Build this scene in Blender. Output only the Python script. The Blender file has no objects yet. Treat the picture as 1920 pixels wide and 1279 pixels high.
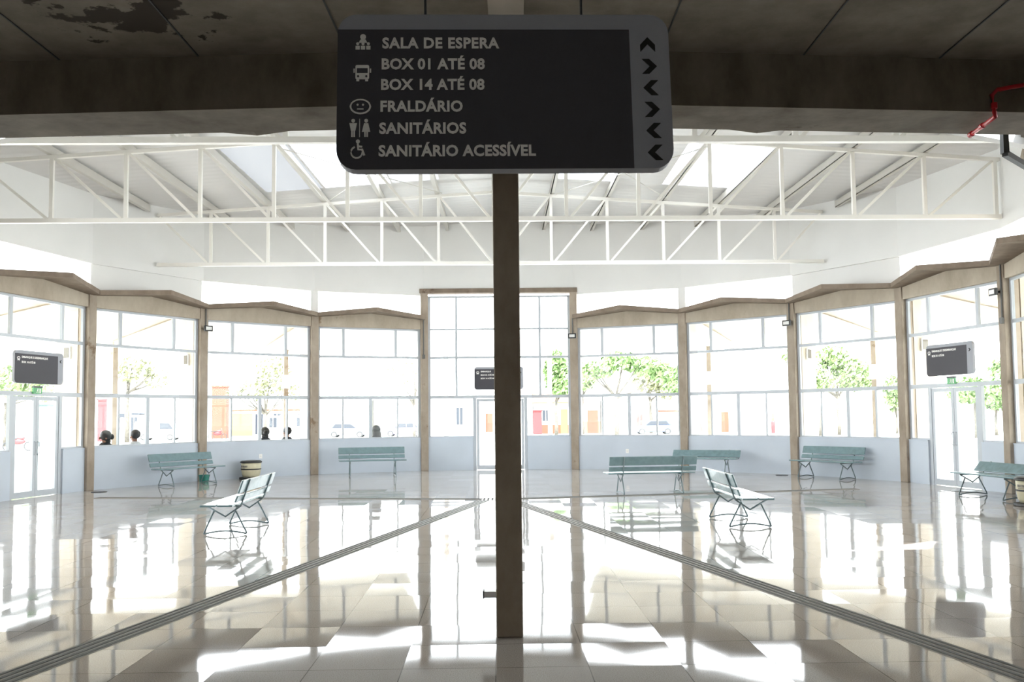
import bpy, math, random
from mathutils import Vector, Matrix
PI = math.pi
R_ = math.radians
sc = bpy.context.scene
COL = sc.collection
random.seed(7)

# ------------------------------------------------------------------ camera
cam = bpy.data.cameras.new('camera')
cam.sensor_fit = 'HORIZONTAL'
cam.sensor_width = 36.0
cam.lens = 1709.15 / 1920 * 36.0
cam.shift_y = (675.86 - 639.5) / 1920.0
cam.clip_start = 0.05
cam.clip_end = 600
camo = bpy.data.objects.new('camera', cam)
COL.objects.link(camo)
_p, _r = R_(3.4129), R_(-0.5728)
Xc = Vector((1, 0, 0)); Fc = Vector((0, math.cos(_p), math.sin(_p))); Uc = Vector((0, -math.sin(_p), math.cos(_p)))
Xr = math.cos(_r) * Xc + math.sin(_r) * Uc
Ur = -math.sin(_r) * Xc + math.cos(_r) * Uc
m = Matrix((Xr, Ur, -Fc)).transposed().to_4x4()
m.translation = Vector((0, 0, 1.65))
camo.matrix_world = m
sc.camera = camo

# ------------------------------------------------------------------ world, sun, exposure
SKY = 3.6
w = bpy.data.worlds.new('sky'); sc.world = w; w.use_nodes = True
nt = w.node_tree; nt.nodes.clear()
out = nt.nodes.new('ShaderNodeOutputWorld'); bg = nt.nodes.new('ShaderNodeBackground')
tc = nt.nodes.new('ShaderNodeTexCoord'); sep = nt.nodes.new('ShaderNodeSeparateXYZ')
ramp = nt.nodes.new('ShaderNodeValToRGB')
ramp.color_ramp.elements[0].position = 0.0; ramp.color_ramp.elements[0].color = (0.97, 0.97, 0.94, 1)
ramp.color_ramp.elements[1].position = 0.7; ramp.color_ramp.elements[1].color = (0.70, 0.84, 1.0, 1)
nt.links.new(tc.outputs['Generated'], sep.inputs[0]); nt.links.new(sep.outputs['Z'], ramp.inputs[0])
nt.links.new(ramp.outputs[0], bg.inputs['Color']); bg.inputs['Strength'].default_value = SKY
nt.links.new(bg.outputs[0], out.inputs[0])
sun = bpy.data.lights.new('sun', 'SUN'); sun.energy = 9.0; sun.angle = R_(1.0); sun.color = (1, 0.98, 0.95)
suno = bpy.data.objects.new('sun', sun); COL.objects.link(suno)
suno.rotation_euler = Vector((0.06, 0.52, -0.85)).to_track_quat('-Z', 'Y').to_euler()
sc.view_settings.view_transform = 'Standard'
sc.view_settings.look = 'None'
sc.view_settings.exposure = 1.65
sc.view_settings.gamma = 1.0
sc.view_settings.use_curve_mapping = False
sc.cycles.max_bounces = 12
sc.cycles.diffuse_bounces = 6
sc.cycles.transparent_max_bounces = 16
sc.cycles.caustics_reflective = False
sc.cycles.caustics_refractive = False

# ------------------------------------------------------------------ materials
def mat(name, col, rough=0.6, metal=0.0, noise=0.0, scale=4.0, spec=0.5, bump=0.0, coat=0.0, col2=None):
    m = bpy.data.materials.new(name); m.use_nodes = True
    n = m.node_tree; b = n.nodes['Principled BSDF']
    b.inputs['Base Color'].default_value = (*col, 1); b.inputs['Roughness'].default_value = rough
    b.inputs['Metallic'].default_value = metal; b.inputs['Specular IOR Level'].default_value = spec
    b.inputs['Coat Weight'].default_value = coat
    if noise or bump or col2:
        t = n.nodes.new('ShaderNodeTexCoord')
        nz = n.nodes.new('ShaderNodeTexNoise'); nz.inputs['Scale'].default_value = scale; nz.inputs['Detail'].default_value = 6
        n.links.new(t.outputs['Object'], nz.inputs['Vector'])
        if noise or col2:
            c = n.nodes.new('ShaderNodeValToRGB')
            lo = col2 if col2 else tuple(x * (1 - noise) for x in col)
            hi = col if col2 else tuple(min(1, x * (1 + noise)) for x in col)
            c.color_ramp.elements[0].position = 0.35; c.color_ramp.elements[0].color = (*lo, 1)
            c.color_ramp.elements[1].position = 0.65; c.color_ramp.elements[1].color = (*hi, 1)
            n.links.new(nz.outputs['Fac'], c.inputs[0]); n.links.new(c.outputs[0], b.inputs['Base Color'])
        if bump:
            bp = n.nodes.new('ShaderNodeBump'); bp.inputs['Strength'].default_value = bump; bp.inputs['Distance'].default_value = 0.02
            n.links.new(nz.outputs['Fac'], bp.inputs['Height']); n.links.new(bp.outputs[0], b.inputs['Normal'])
    return m

def concrete(name, lo, hi, stain, stain_at=0.62, board=None):
    """rough shuttered concrete: two noises, dark stain blotches, optional board joints"""
    m = bpy.data.materials.new(name); m.use_nodes = True
    n = m.node_tree; L = n.links.new; b = n.nodes['Principled BSDF']; b.inputs['Roughness'].default_value = 0.85
    b.inputs['Specular IOR Level'].default_value = 0.25
    t = n.nodes.new('ShaderNodeTexCoord')
    oi = n.nodes.new('ShaderNodeObjectInfo'); om = n.nodes.new('ShaderNodeVectorMath'); om.operation = 'MULTIPLY_ADD'
    om.inputs[1].default_value = (37.0, 23.0, 51.0); L(oi.outputs['Random'], om.inputs[0]); L(t.outputs['Object'], om.inputs[2])
    mp = n.nodes.new('ShaderNodeMapping'); mp.inputs['Scale'].default_value = (1.0, 1.0, 0.55); L(om.outputs[0], mp.inputs[0])
    a = n.nodes.new('ShaderNodeTexNoise'); a.inputs['Scale'].default_value = 2.2; a.inputs['Detail'].default_value = 9; a.inputs['Roughness'].default_value = 0.65
    L(mp.outputs[0], a.inputs['Vector'])
    c = n.nodes.new('ShaderNodeValToRGB'); c.color_ramp.elements[0].position = 0.32; c.color_ramp.elements[1].position = 0.7
    c.color_ramp.elements[0].color = (*lo, 1); c.color_ramp.elements[1].color = (*hi, 1)
    L(a.outputs['Fac'], c.inputs[0])
    s = n.nodes.new('ShaderNodeTexNoise'); s.inputs['Scale'].default_value = 0.9; s.inputs['Detail'].default_value = 10; s.inputs['Roughness'].default_value = 0.7
    mp2 = n.nodes.new('ShaderNodeMapping'); mp2.inputs['Location'].default_value = (3.3, 7.1, 1.4); L(om.outputs[0], mp2.inputs[0]); L(mp2.outputs[0], s.inputs['Vector'])
    r = n.nodes.new('ShaderNodeValToRGB'); r.color_ramp.elements[0].position = stain_at; r.color_ramp.elements[1].position = stain_at + 0.05
    L(s.outputs['Fac'], r.inputs[0])
    mx = n.nodes.new('ShaderNodeMixRGB'); mx.inputs[2].default_value = (*stain, 1)
    L(r.outputs[0], mx.inputs[0]); L(c.outputs[0], mx.inputs[1])
    L(mx.outputs[0], b.inputs['Base Color'])
    bp = n.nodes.new('ShaderNodeBump'); bp.inputs['Strength'].default_value = 0.35; bp.inputs['Distance'].default_value = 0.01
    L(a.outputs['Fac'], bp.inputs['Height']); L(bp.outputs[0], b.inputs['Normal'])
    return m

M = {}
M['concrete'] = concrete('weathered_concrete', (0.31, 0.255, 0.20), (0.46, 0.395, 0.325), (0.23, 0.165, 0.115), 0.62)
M['beam'] = concrete('pale_shuttered_concrete', (0.42, 0.36, 0.285), (0.56, 0.50, 0.41), (0.27, 0.20, 0.13), 0.63)
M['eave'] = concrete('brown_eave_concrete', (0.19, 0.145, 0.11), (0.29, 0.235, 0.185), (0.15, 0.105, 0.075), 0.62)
M['pillar'] = concrete('brown_pillar_concrete', (0.30, 0.25, 0.19), (0.45, 0.395, 0.32), (0.16, 0.13, 0.095), 0.66)
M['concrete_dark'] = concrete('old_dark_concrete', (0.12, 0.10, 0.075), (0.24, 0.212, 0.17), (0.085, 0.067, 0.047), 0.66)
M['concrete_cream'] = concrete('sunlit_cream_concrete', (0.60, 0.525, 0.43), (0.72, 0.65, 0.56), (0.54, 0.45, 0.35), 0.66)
M['paint'] = mat('cool_white_wall_paint', (0.58, 0.645, 0.735), 0.55, noise=0.03, scale=1.2)
M['white_wall'] = mat('white_plaster', (0.80, 0.80, 0.79), 0.7, noise=0.02, scale=0.8)
M['white_steel'] = mat('white_painted_steel', (0.84, 0.82, 0.77), 0.4)
M['purlin'] = mat('galvanised_white_purlin', (0.56, 0.54, 0.50), 0.45)
M['alu'] = mat('white_aluminium', (0.52, 0.56, 0.61), 0.35)
M['bench'] = mat('sea_green_bench_paint', (0.175, 0.268, 0.292), 0.25, noise=0.10, scale=9, coat=0.35)
M['bench_iron'] = mat('grey_green_painted_iron', (0.17, 0.23, 0.25), 0.4)
M['black'] = mat('black_plastic', (0.015, 0.015, 0.016), 0.4)
M['drum'] = mat('cream_bin_paint', (0.62, 0.58, 0.42), 0.5, noise=0.08, scale=6)
M['drum_mark'] = mat('faded_dark_print', (0.22, 0.20, 0.17), 0.6, noise=0.4, scale=30)
M['teal'] = mat('teal_plastic', (0.03, 0.22, 0.18), 0.35)
M['sign_frame'] = mat('sign_grey_band', (0.36, 0.375, 0.42), 0.55)
M['sign_panel'] = mat('sign_charcoal_panel', (0.062, 0.060, 0.073), 0.65)
M['sign_white'] = mat('sign_white_vinyl', (0.93, 0.92, 0.89), 0.5)
M['sign_black'] = mat('sign_black_vinyl', (0.006, 0.006, 0.006), 0.6)
M['red'] = mat('red_pipe_paint', (0.50, 0.012, 0.022), 0.35)
M['steel_dark'] = mat('dark_steel', (0.06, 0.065, 0.07), 0.45, metal=0.3)
M['conduit'] = mat('grey_conduit', (0.13, 0.13, 0.125), 0.45)
M['lens'] = mat('floodlight_lens', (0.80, 0.80, 0.78), 0.15)
M['plate'] = mat('white_plastic_plate', (0.88, 0.88, 0.88), 0.35)
M['exit_green'] = mat('exit_sign_green', (0.10, 0.42, 0.16), 0.4)
M['grey_box'] = mat('grey_brown_speaker_cloth', (0.20, 0.18, 0.15), 0.8)
M['tactile'] = mat('grey_tactile_bar', (0.19, 0.19, 0.18), 0.75, spec=0.15)
M['tactile_base'] = mat('tactile_strip_base', (0.52, 0.50, 0.47), 0.45, spec=0.3)
M['skin'] = mat('brown_skin', (0.22, 0.10, 0.06), 0.55)
M['hair'] = mat('black_hair', (0.012, 0.010, 0.010), 0.55, noise=0.4, scale=40)
M['cloth_dark'] = mat('dark_clothes', (0.025, 0.025, 0.03), 0.9, noise=0.2, scale=20)
M['cloth_white'] = mat('pale_shirt', (0.55, 0.55, 0.55), 0.9, noise=0.1, scale=20)
M['denim'] = mat('denim', (0.05, 0.08, 0.16), 0.9, noise=0.2, scale=30)
M['asphalt'] = mat('pale_paved_ground', (0.52, 0.50, 0.46), 0.9, noise=0.08, scale=0.5)
M['trunk'] = mat('tree_bark', (0.085, 0.075, 0.06), 0.9, noise=0.3, scale=6)
M['leaf'] = mat('green_leaves', (0.145, 0.225, 0.08), 0.7, noise=0.35, scale=1.2)
M['leaf_light'] = mat('light_green_leaves', (0.19, 0.26, 0.105), 0.7, noise=0.35, scale=1.2)
M['leaf_dry'] = mat('dry_olive_leaves', (0.14, 0.145, 0.07), 0.7, noise=0.35, scale=1.2)
M['b_white'] = mat('whitewashed_wall', (0.62, 0.61, 0.58), 0.9, noise=0.03, scale=0.4)
M['b_cream'] = mat('cream_wall', (0.16, 0.13, 0.075), 0.9, noise=0.03, scale=0.4)
M['b_orange'] = mat('orange_wall', (0.13, 0.040, 0.022), 0.9, noise=0.08, scale=0.6)
M['b_peach'] = mat('peach_wall', (0.18, 0.088, 0.060), 0.9, noise=0.08, scale=0.6)
M['b_yellow'] = mat('yellow_wall', (0.20, 0.125, 0.042), 0.9, noise=0.05, scale=0.6)
M['b_red'] = mat('red_sign_paint', (0.14, 0.018, 0.020), 0.6)
M['b_pink'] = mat('pink_poster', (0.17, 0.085, 0.078), 0.7, noise=0.4, scale=1.5)
M['b_turq'] = mat('turquoise_wall', (0.085, 0.115, 0.11), 0.8)
M['b_glass'] = mat('dark_shop_glass', (0.022, 0.026, 0.034), 0.2)
M['b_green'] = mat('green_poster', (0.02, 0.06, 0.025), 0.6)
M['tile_roof'] = mat('clay_roof_tiles', (0.165, 0.07, 0.042), 0.9, noise=0.15, scale=3)
M['car_blue'] = mat('pale_blue_car_paint', (0.055, 0.07, 0.115), 0.25, coat=0.6)
M['car_silver'] = mat('silver_car_paint', (0.08, 0.09, 0.12), 0.25, coat=0.6)
M['car_violet'] = mat('violet_grey_car_paint', (0.075, 0.065, 0.12), 0.25, coat=0.6)
M['car_white'] = mat('white_car_paint', (0.6, 0.6, 0.6), 0.25, coat=0.6)
M['tyre'] = mat('tyre_rubber', (0.03, 0.03, 0.03), 0.8)
M['hub'] = mat('wheel_hub', (0.5, 0.5, 0.5), 0.4)
M['rib'] = mat('pale_grey_rib', (0.44, 0.40, 0.34), 0.8, noise=0.1, scale=3)

def glass_mat():
    m = bpy.data.materials.new('clear_window_glass'); m.use_nodes = True; n = m.node_tree; n.nodes.clear()
    o = n.nodes.new('ShaderNodeOutputMaterial'); mx = n.nodes.new('ShaderNodeMixShader')
    tr = n.nodes.new('ShaderNodeBsdfTransparent'); tr.inputs[0].default_value = (0.965, 0.98, 0.975, 1)
    gl = n.nodes.new('ShaderNodeBsdfGlossy'); gl.inputs['Roughness'].default_value = 0.0
    lw = n.nodes.new('ShaderNodeLayerWeight'); lw.inputs['Blend'].default_value = 0.5
    pw = n.nodes.new('ShaderNodeMath'); pw.operation = 'POWER'; pw.inputs[1].default_value = 5.0
    ma = n.nodes.new('ShaderNodeMath'); ma.operation = 'MULTIPLY_ADD'; ma.inputs[1].default_value = 0.6; ma.inputs[2].default_value = 0.010
    n.links.new(lw.outputs['Facing'], pw.inputs[0]); n.links.new(pw.outputs[0], ma.inputs[0])
    n.links.new(ma.outputs[0], mx.inputs[0]); n.links.new(tr.outputs[0], mx.inputs[1]); n.links.new(gl.outputs[0], mx.inputs[2])
    n.links.new(mx.outputs[0], o.inputs[0])
    return m
M['glass'] = glass_mat()

def skylight_mat(name, k):
    m = bpy.data.materials.new(name); m.use_nodes = True; n = m.node_tree; n.nodes.clear()
    o = n.nodes.new('ShaderNodeOutputMaterial'); mx = n.nodes.new('ShaderNodeMixShader'); mx.inputs[0].default_value = 0.5
    tl = n.nodes.new('ShaderNodeBsdfTranslucent'); tl.inputs[0].default_value = (k, k, k * 1.02, 1)
    df = n.nodes.new('ShaderNodeBsdfDiffuse'); df.inputs[0].default_value = (0.7, 0.7, 0.7, 1)
    n.links.new(tl.outputs[0], mx.inputs[1]); n.links.new(df.outputs[0], mx.inputs[2]); n.links.new(mx.outputs[0], o.inputs[0])
    return m
M['sky_bright'] = skylight_mat('translucent_roof_sheet', 0.50)
M['sky_mid'] = skylight_mat('ageing_translucent_sheet', 0.10)
M['sky_dim'] = skylight_mat('old_translucent_sheet', 0.06)

def floor_mat():
    m = bpy.data.materials.new('polished_terrazzo_tiles'); m.use_nodes = True; n = m.node_tree; L = n.links.new
    b = n.nodes['Principled BSDF']
    t = n.nodes.new('ShaderNodeTexCoord')
    mp = n.nodes.new('ShaderNodeMapping'); mp.inputs['Rotation'].default_value = (0, 0, R_(-1.0)); mp.inputs['Location'].default_value = (0.02, 0.03, 0)
    L(t.outputs['Object'], mp.inputs[0])
    br = n.nodes.new('ShaderNodeTexBrick'); br.offset = 0.0; br.squash = 1.0
    br.inputs['Scale'].default_value = 1.0; br.inputs['Mortar Size'].default_value = 0.0035; br.inputs['Mortar Smooth'].default_value = 0.1
    br.inputs['Brick Width'].default_value = 0.61; br.inputs['Row Height'].default_value = 0.61; br.inputs['Bias'].default_value = -0.4
    br.inputs['Color1'].default_value = (0.53, 0.50, 0.47, 1); br.inputs['Color2'].default_value = (0.46, 0.435, 0.41, 1)
    br.inputs['Mortar'].default_value = (0.17, 0.16, 0.15, 1)
    L(mp.outputs[0], br.inputs['Vector'])
    nz = n.nodes.new('ShaderNodeTexNoise'); nz.inputs['Scale'].default_value = 130; nz.inputs['Detail'].default_value = 3; L(t.outputs['Object'], nz.inputs['Vector'])
    rp = n.nodes.new('ShaderNodeValToRGB'); rp.color_ramp.elements[0].position = 0.36; rp.color_ramp.elements[0].color = (0.62, 0.60, 0.58, 1)
    rp.color_ramp.elements[1].position = 0.56; rp.color_ramp.elements[1].color = (1, 1, 1, 1); L(nz.outputs['Fac'], rp.inputs[0])
    mu = n.nodes.new('ShaderNodeMixRGB'); mu.blend_type = 'MULTIPLY'; mu.inputs[0].default_value = 0.8
    L(br.outputs['Color'], mu.inputs[1]); L(rp.outputs[0], mu.inputs[2])
    n2 = n.nodes.new('ShaderNodeTexNoise'); n2.inputs['Scale'].default_value = 0.7; n2.inputs['Detail'].default_value = 5; L(t.outputs['Object'], n2.inputs['Vector'])
    rp2 = n.nodes.new('ShaderNodeValToRGB'); rp2.color_ramp.elements[0].position = 0.3; rp2.color_ramp.elements[0].color = (0.88, 0.85, 0.82, 1)
    rp2.color_ramp.elements[1].position = 0.7; L(n2.outputs['Fac'], rp2.inputs[0])
    mu2 = n.nodes.new('ShaderNodeMixRGB'); mu2.blend_type = 'MULTIPLY'; mu2.inputs[0].default_value = 1.0
    L(mu.outputs[0], mu2.inputs[1]); L(rp2.outputs[0], mu2.inputs[2]); L(mu2.outputs[0], b.inputs['Base Color'])
    b.inputs['Roughness'].default_value = 0.045; b.inputs['Specular IOR Level'].default_value = 0.24; b.inputs['IOR'].default_value = 1.45
    # every tile lies a hair out of level: the reflection breaks at the joints
    dv = n.nodes.new('ShaderNodeVectorMath'); dv.operation = 'SCALE'; dv.inputs['Scale'].default_value = 1 / 0.61; L(mp.outputs[0], dv.inputs[0])
    fl = n.nodes.new('ShaderNodeVectorMath'); fl.operation = 'FLOOR'; L(dv.outputs[0], fl.inputs[0])
    wn = n.nodes.new('ShaderNodeTexWhiteNoise'); L(fl.outputs[0], wn.inputs['Vector'])
    sb = n.nodes.new('ShaderNodeVectorMath'); sb.operation = 'SUBTRACT'; sb.inputs[1].default_value = (0.5, 0.5, 0.5); L(wn.outputs['Color'], sb.inputs[0])
    wv = n.nodes.new('ShaderNodeTexNoise'); wv.inputs['Scale'].default_value = 2.2; wv.inputs['Detail'].default_value = 2; L(t.outputs['Object'], wv.inputs['Vector'])
    sb2 = n.nodes.new('ShaderNodeVectorMath'); sb2.operation = 'SUBTRACT'; sb2.inputs[1].default_value = (0.5, 0.5, 0.5); L(wv.outputs['Color'], sb2.inputs[0])
    s1 = n.nodes.new('ShaderNodeVectorMath'); s1.operation = 'MULTIPLY'; s1.inputs[1].default_value = (0.008, 0.017, 0); L(sb.outputs[0], s1.inputs[0])
    s2 = n.nodes.new('ShaderNodeVectorMath'); s2.operation = 'MULTIPLY'; s2.inputs[1].default_value = (0.005, 0.005, 0); L(sb2.outputs[0], s2.inputs[0])
    ad = n.nodes.new('ShaderNodeVectorMath'); L(s1.outputs[0], ad.inputs[0]); L(s2.outputs[0], ad.inputs[1])
    ge = n.nodes.new('ShaderNodeNewGeometry'); ad2 = n.nodes.new('ShaderNodeVectorMath'); L(ge.outputs['Normal'], ad2.inputs[0]); L(ad.outputs[0], ad2.inputs[1])
    no = n.nodes.new('ShaderNodeVectorMath'); no.operation = 'NORMALIZE'; L(ad2.outputs[0], no.inputs[0]); L(no.outputs[0], b.inputs['Normal'])
    return m
M['floor'] = floor_mat()

def ceil_mat():
    m = mat('ribbed_white_roof_sheet', (0.70, 0.69, 0.68), 0.5)
    n = m.node_tree; b = n.nodes['Principled BSDF']; t = n.nodes.new('ShaderNodeTexCoord')
    wv = n.nodes.new('ShaderNodeTexWave'); wv.bands_direction = 'Y'; wv.inputs['Scale'].default_value = 1.1
    n.links.new(t.outputs['Object'], wv.inputs['Vector'])
    bp = n.nodes.new('ShaderNodeBump'); bp.inputs['Strength'].default_value = 0.25; bp.inputs['Distance'].default_value = 0.03
    n.links.new(wv.outputs['Fac'], bp.inputs['Height']); n.links.new(bp.outputs[0], b.inputs['Normal'])
    return m
M['ceiling'] = ceil_mat()

# ------------------------------------------------------------------ mesh helpers
class MB:
    def __init__(s): s.v = []; s.f = []
    def add(s, vs, fs):
        o = len(s.v); s.v += [tuple(x) for x in vs]; s.f += [tuple(i + o for i in q) for q in fs]; return s
    def box(s, x0, x1, y0, y1, z0, z1):
        vs = [(x, y, z) for z in (z0, z1) for y in (y0, y1) for x in (x0, x1)]
        return s.add(vs, [(0, 2, 3, 1), (4, 5, 7, 6), (0, 1, 5, 4), (2, 6, 7, 3), (0, 4, 6, 2), (1, 3, 7, 5)])
    def prism(s, poly, y0, y1):
        """polygon in XZ (counter-clockwise seen from -Y) pushed from y0 to y1"""
        n = len(poly)
        vs = [(x, y0, z) for x, z in poly] + [(x, y1, z) for x, z in poly]
        return s.add(vs, [tuple(range(n)), tuple(range(2 * n - 1, n - 1, -1))] + [(i, i + n, (i + 1) % n + n, (i + 1) % n) for i in range(n)])
    def slab(s, poly, z0, z1):
        n = len(poly)
        vs = [(x, y, z0) for x, y in poly] + [(x, y, z1) for x, y in poly]
        return s.add(vs, [tuple(range(n - 1, -1, -1)), tuple(range(n, 2 * n))] + [(i, (i + 1) % n, (i + 1) % n + n, i + n) for i in range(n)])
    def bar(s, p0, p1, w, h, up=(0, 0, 1)):
        p0, p1 = Vector(p0), Vector(p1); d = (p1 - p0).normalized(); u = Vector(up)
        if abs(d.dot(u)) > 0.99: u = Vector((0, 1, 0))
        a = d.cross(u).normalized() * w / 2; b = a.cross(d).normalized() * h / 2
        vs = [p + i * a + j * b for p in (p0, p1) for i, j in ((-1, -1), (1, -1), (1, 1), (-1, 1))]
        return s.add(vs, [(3, 2, 1, 0), (4, 5, 6, 7)] + [(i, (i + 1) % 4, (i + 1) % 4 + 4, i + 4) for i in range(4)])
    def tube(s, pts, r, n=8, close=False):
        pts = [Vector(p) for p in pts]; rings = []
        rr = r if isinstance(r, (list, tuple)) else [r] * len(pts)
        ref = None
        for i, p in enumerate(pts):
            if close: d = pts[(i + 1) % len(pts)] - pts[i - 1]
            else: d = pts[min(i + 1, len(pts) - 1)] - pts[max(i - 1, 0)]
            d.normalize()
            if ref is None: ref = Vector((0, 0, 1)) if abs(d.z) < 0.9 else Vector((1, 0, 0))
            a = d.cross(ref)
            if a.length < 1e-4: a = d.orthogonal()
            a.normalize(); b = a.cross(d).normalized()
            rings.append([p + rr[i] * (math.cos(t * 2 * PI / n) * a + math.sin(t * 2 * PI / n) * b) for t in range(n)])
        vs = [q for g in rings for q in g]; fs = []
        K = len(pts)
        for i in range(K if close else K - 1):
            j = (i + 1) % K
            fs += [(i * n + t, i * n + (t + 1) % n, j * n + (t + 1) % n, j * n + t) for t in range(n)]
        if not close: fs += [tuple(range(n - 1, -1, -1)), tuple(range((K - 1) * n, K * n))]
        return s.add(vs, fs)
    def lathe(s, prof, n=24, c=(0, 0, 0)):
        vs = [(c[0] + r * math.cos(t * 2 * PI / n), c[1] + r * math.sin(t * 2 * PI / n), c[2] + z) for r, z in prof for t in range(n)]
        fs = [(i * n + t, i * n + (t + 1) % n, (i + 1) * n + (t + 1) % n, (i + 1) * n + t) for i in range(len(prof) - 1) for t in range(n)]
        fs += [tuple(range(n - 1, -1, -1)), tuple(range((len(prof) - 1) * n, len(prof) * n))]
        return s.add(vs, fs)
    def ball(s, c, rx, ry, rz, n=12, k=8):
        prof = [(max(1e-4, math.sin(PI * i / k)), -math.cos(PI * i / k)) for i in range(k + 1)]
        o = len(s.v); s.lathe(prof, n)
        s.v[o:] = [(c[0] + x * rx, c[1] + y * ry, c[2] + z * rz) for x, y, z in s.v[o:]]
        return s
    def disc(s, x, z, r, y0, y1, n=16):
        return s.prism([(x + r * math.cos(t * 2 * PI / n), z + r * math.sin(t * 2 * PI / n)) for t in range(n)], y0, y1)
    def build(s, name, material, parent=None, smooth=False, bevel=0.0):
        me = bpy.data.meshes.new(name); me.from_pydata(s.v, [], s.f); me.update()
        me.materials.append(M[material] if isinstance(material, str) else material)
        if smooth: me.polygons.foreach_set('use_smooth', [True] * len(me.polygons))
        o = bpy.data.objects.new(name, me); COL.objects.link(o)
        if parent is not None: o.parent = parent
        if bevel:
            md = o.modifiers.new('bevel', 'BEVEL'); md.width = bevel; md.segments = 2; md.limit_method = 'ANGLE'
        return o

def tag(o, label, cat, group=None, kind='thing'):
    o['label'] = label; o['category'] = cat
    if group: o['group'] = group
    if kind: o['kind'] = kind
    return o
def thing(name, label, cat, loc=(0, 0, 0), rz=0.0, group=None):
    o = bpy.data.objects.new(name, None); COL.objects.link(o); o.location = loc; o.rotation_euler = (0, 0, rz); o.empty_display_size = 0.1
    return tag(o, label, cat, group)
def struct(o, label=None, cat=None):
    o['kind'] = 'structure'
    if label: o['label'] = label; o['category'] = cat
    return o
def sroot(name, loc, rz):
    o = bpy.data.objects.new(name, None); COL.objects.link(o); o.location = loc; o.rotation_euler = (0, 0, rz); o['kind'] = 'structure'; return o
def dup(root, loc, rz, label=None, group=None):
    c = root.copy(); COL.objects.link(c); c.location = loc; c.rotation_euler = (0, 0, rz)
    if label: c['label'] = label
    if group: c['group'] = group
    for ch in list(root.children):
        k = ch.copy(); COL.objects.link(k); k.parent = c
        for g in list(ch.children):
            q = g.copy(); COL.objects.link(q); q.parent = k
    return c

# ------------------------------------------------------------------ plan of the hall
CX, CY, RR = -0.3136, 17.6057, 10.097
ANG = {'D': 103.306, 'C': 122.018, 'B': 140.731, 'A': 159.443, 'Z': 178.155, 'Y': 196.867,
       'E': 77.530, 'F': 58.818, 'G': 40.106, 'H': 21.394, 'I': 2.682, 'J': -16.030, 'K': -34.742}
ZS, Z1, Z2, ZB = 0.992, 2.199, 3.394, 4.255
ZD = 5.28                       # lower edge of the white upper wall
def P(n, dr=0.0):
    a = R_(ANG[n]); return Vector((CX + (RR + dr) * math.cos(a), CY + (RR + dr) * math.sin(a)))
NEAR_DEG = [196.867, 215.6, 234.3, 252.0, 270.0, 288.0, 306.6, 325.258]
RING = sorted([a % 360 for a in ANG.values()] + [a for a in NEAR_DEG[1:-1]])
def hall_cut(v, axis):
    """where the line x = v (axis 0) or y = v (axis 1) crosses the inside of the upper wall: two values"""
    pts = [(CX + RR * 1.004 * math.cos(R_(a)), CY + RR * 1.004 * math.sin(R_(a))) for a in RING]; res = []
    for p, q in zip(pts, pts[1:] + pts[:1]):
        a, b = p[axis], q[axis]
        if (a - v) * (b - v) < 0: res.append(p[1 - axis] + (q[1 - axis] - p[1 - axis]) * (v - a) / (b - a))
    return min(res) + 0.02, max(res) - 0.02
def hall_line(px, py, dx, dy):
    """the stretch of a line that lies inside the upper wall, as two distances from (px, py)"""
    pts = [(CX + RR * 1.004 * math.cos(R_(a)), CY + RR * 1.004 * math.sin(R_(a))) for a in RING]; res = []
    for p, q in zip(pts, pts[1:] + pts[:1]):
        ex, ey = q[0] - p[0], q[1] - p[1]; det = dx * -ey + dy * ex
        if abs(det) < 1e-9: continue
        t = ((p[0] - px) * -ey + (p[1] - py) * ex) / det; u = (dx * (p[1] - py) - dy * (p[0] - px)) / det
        if 0 <= u <= 1: res.append(t)
    return min(res) + 0.02, max(res) - 0.02
TILT = R_(1.5)                  # the roof steel lies a little askew to the view
def node_x(y): return -0.33 - 0.0135 * (y - 17.7)
def roof_z(x): return 7.31 - 0.066 * abs(x + 0.33)

# floor and ground
fpts = [(CX + 10.35 * math.cos(R_(t)), CY + 10.35 * math.sin(R_(t))) for t in range(-34, 215, 4)] + [(-9.2, 8.2), (-9.2, -6.4), (9.2, -6.4), (9.2, 8.2)]
struct(MB().slab(fpts, -0.12, 0.0).build('floor', 'floor'))
g = MB()
N = 72; rings = [(9.9, -0.13), (16.5, -0.13), (40, -0.28), (130, -0.85), (330, -1.6)]
vs = [(CX + r * math.cos(t * 2 * PI / N), CY + r * math.sin(t * 2 * PI / N), z) for r, z in rings for t in range(N)]
g.add(vs, [(i * N + t, i * N + (t + 1) % N, (i + 1) * N + (t + 1) % N, (i + 1) * N + t) for i in range(len(rings) - 1) for t in range(N)])
struct(g.build('ground', 'asphalt'))

# ------------------------------------------------------------------ white upper wall (drum) and roof
def ring_angles():
    return [('A', 'Z'), ('B', 'A'), ('C', 'B'), ('D', 'C'), ('E', 'D'), ('F', 'E'), ('G', 'F'), ('H', 'G'), ('I', 'H'), ('J', 'I'), ('K', 'J'), ('Z', 'Y')]
def upper_panel(p0, p1, z0, n=4):
    m_ = MB(); C_ = Vector((CX, CY)); vs = []
    for i in range(n + 1):
        q = p0.lerp(p1, i / n)
        for k in (1.004, 1.014):
            r = C_ + (q - C_) * k
            vs += [(r.x, r.y, z0), (r.x, r.y, roof_z(r.x) + 0.30)]
    fs = []
    for i in range(n):
        a = i * 4; b = a + 4
        fs += [(a, b, b + 1, a + 1), (a + 2, a + 3, b + 3, b + 2), (a, a + 2, b + 2, b), (a + 1, b + 1, b + 3, a + 3)]
    fs += [(0, 1, 3, 2), (n * 4, n * 4 + 2, n * 4 + 3, n * 4 + 1)]
    return m_.add(vs, fs)
up = MB()
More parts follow.
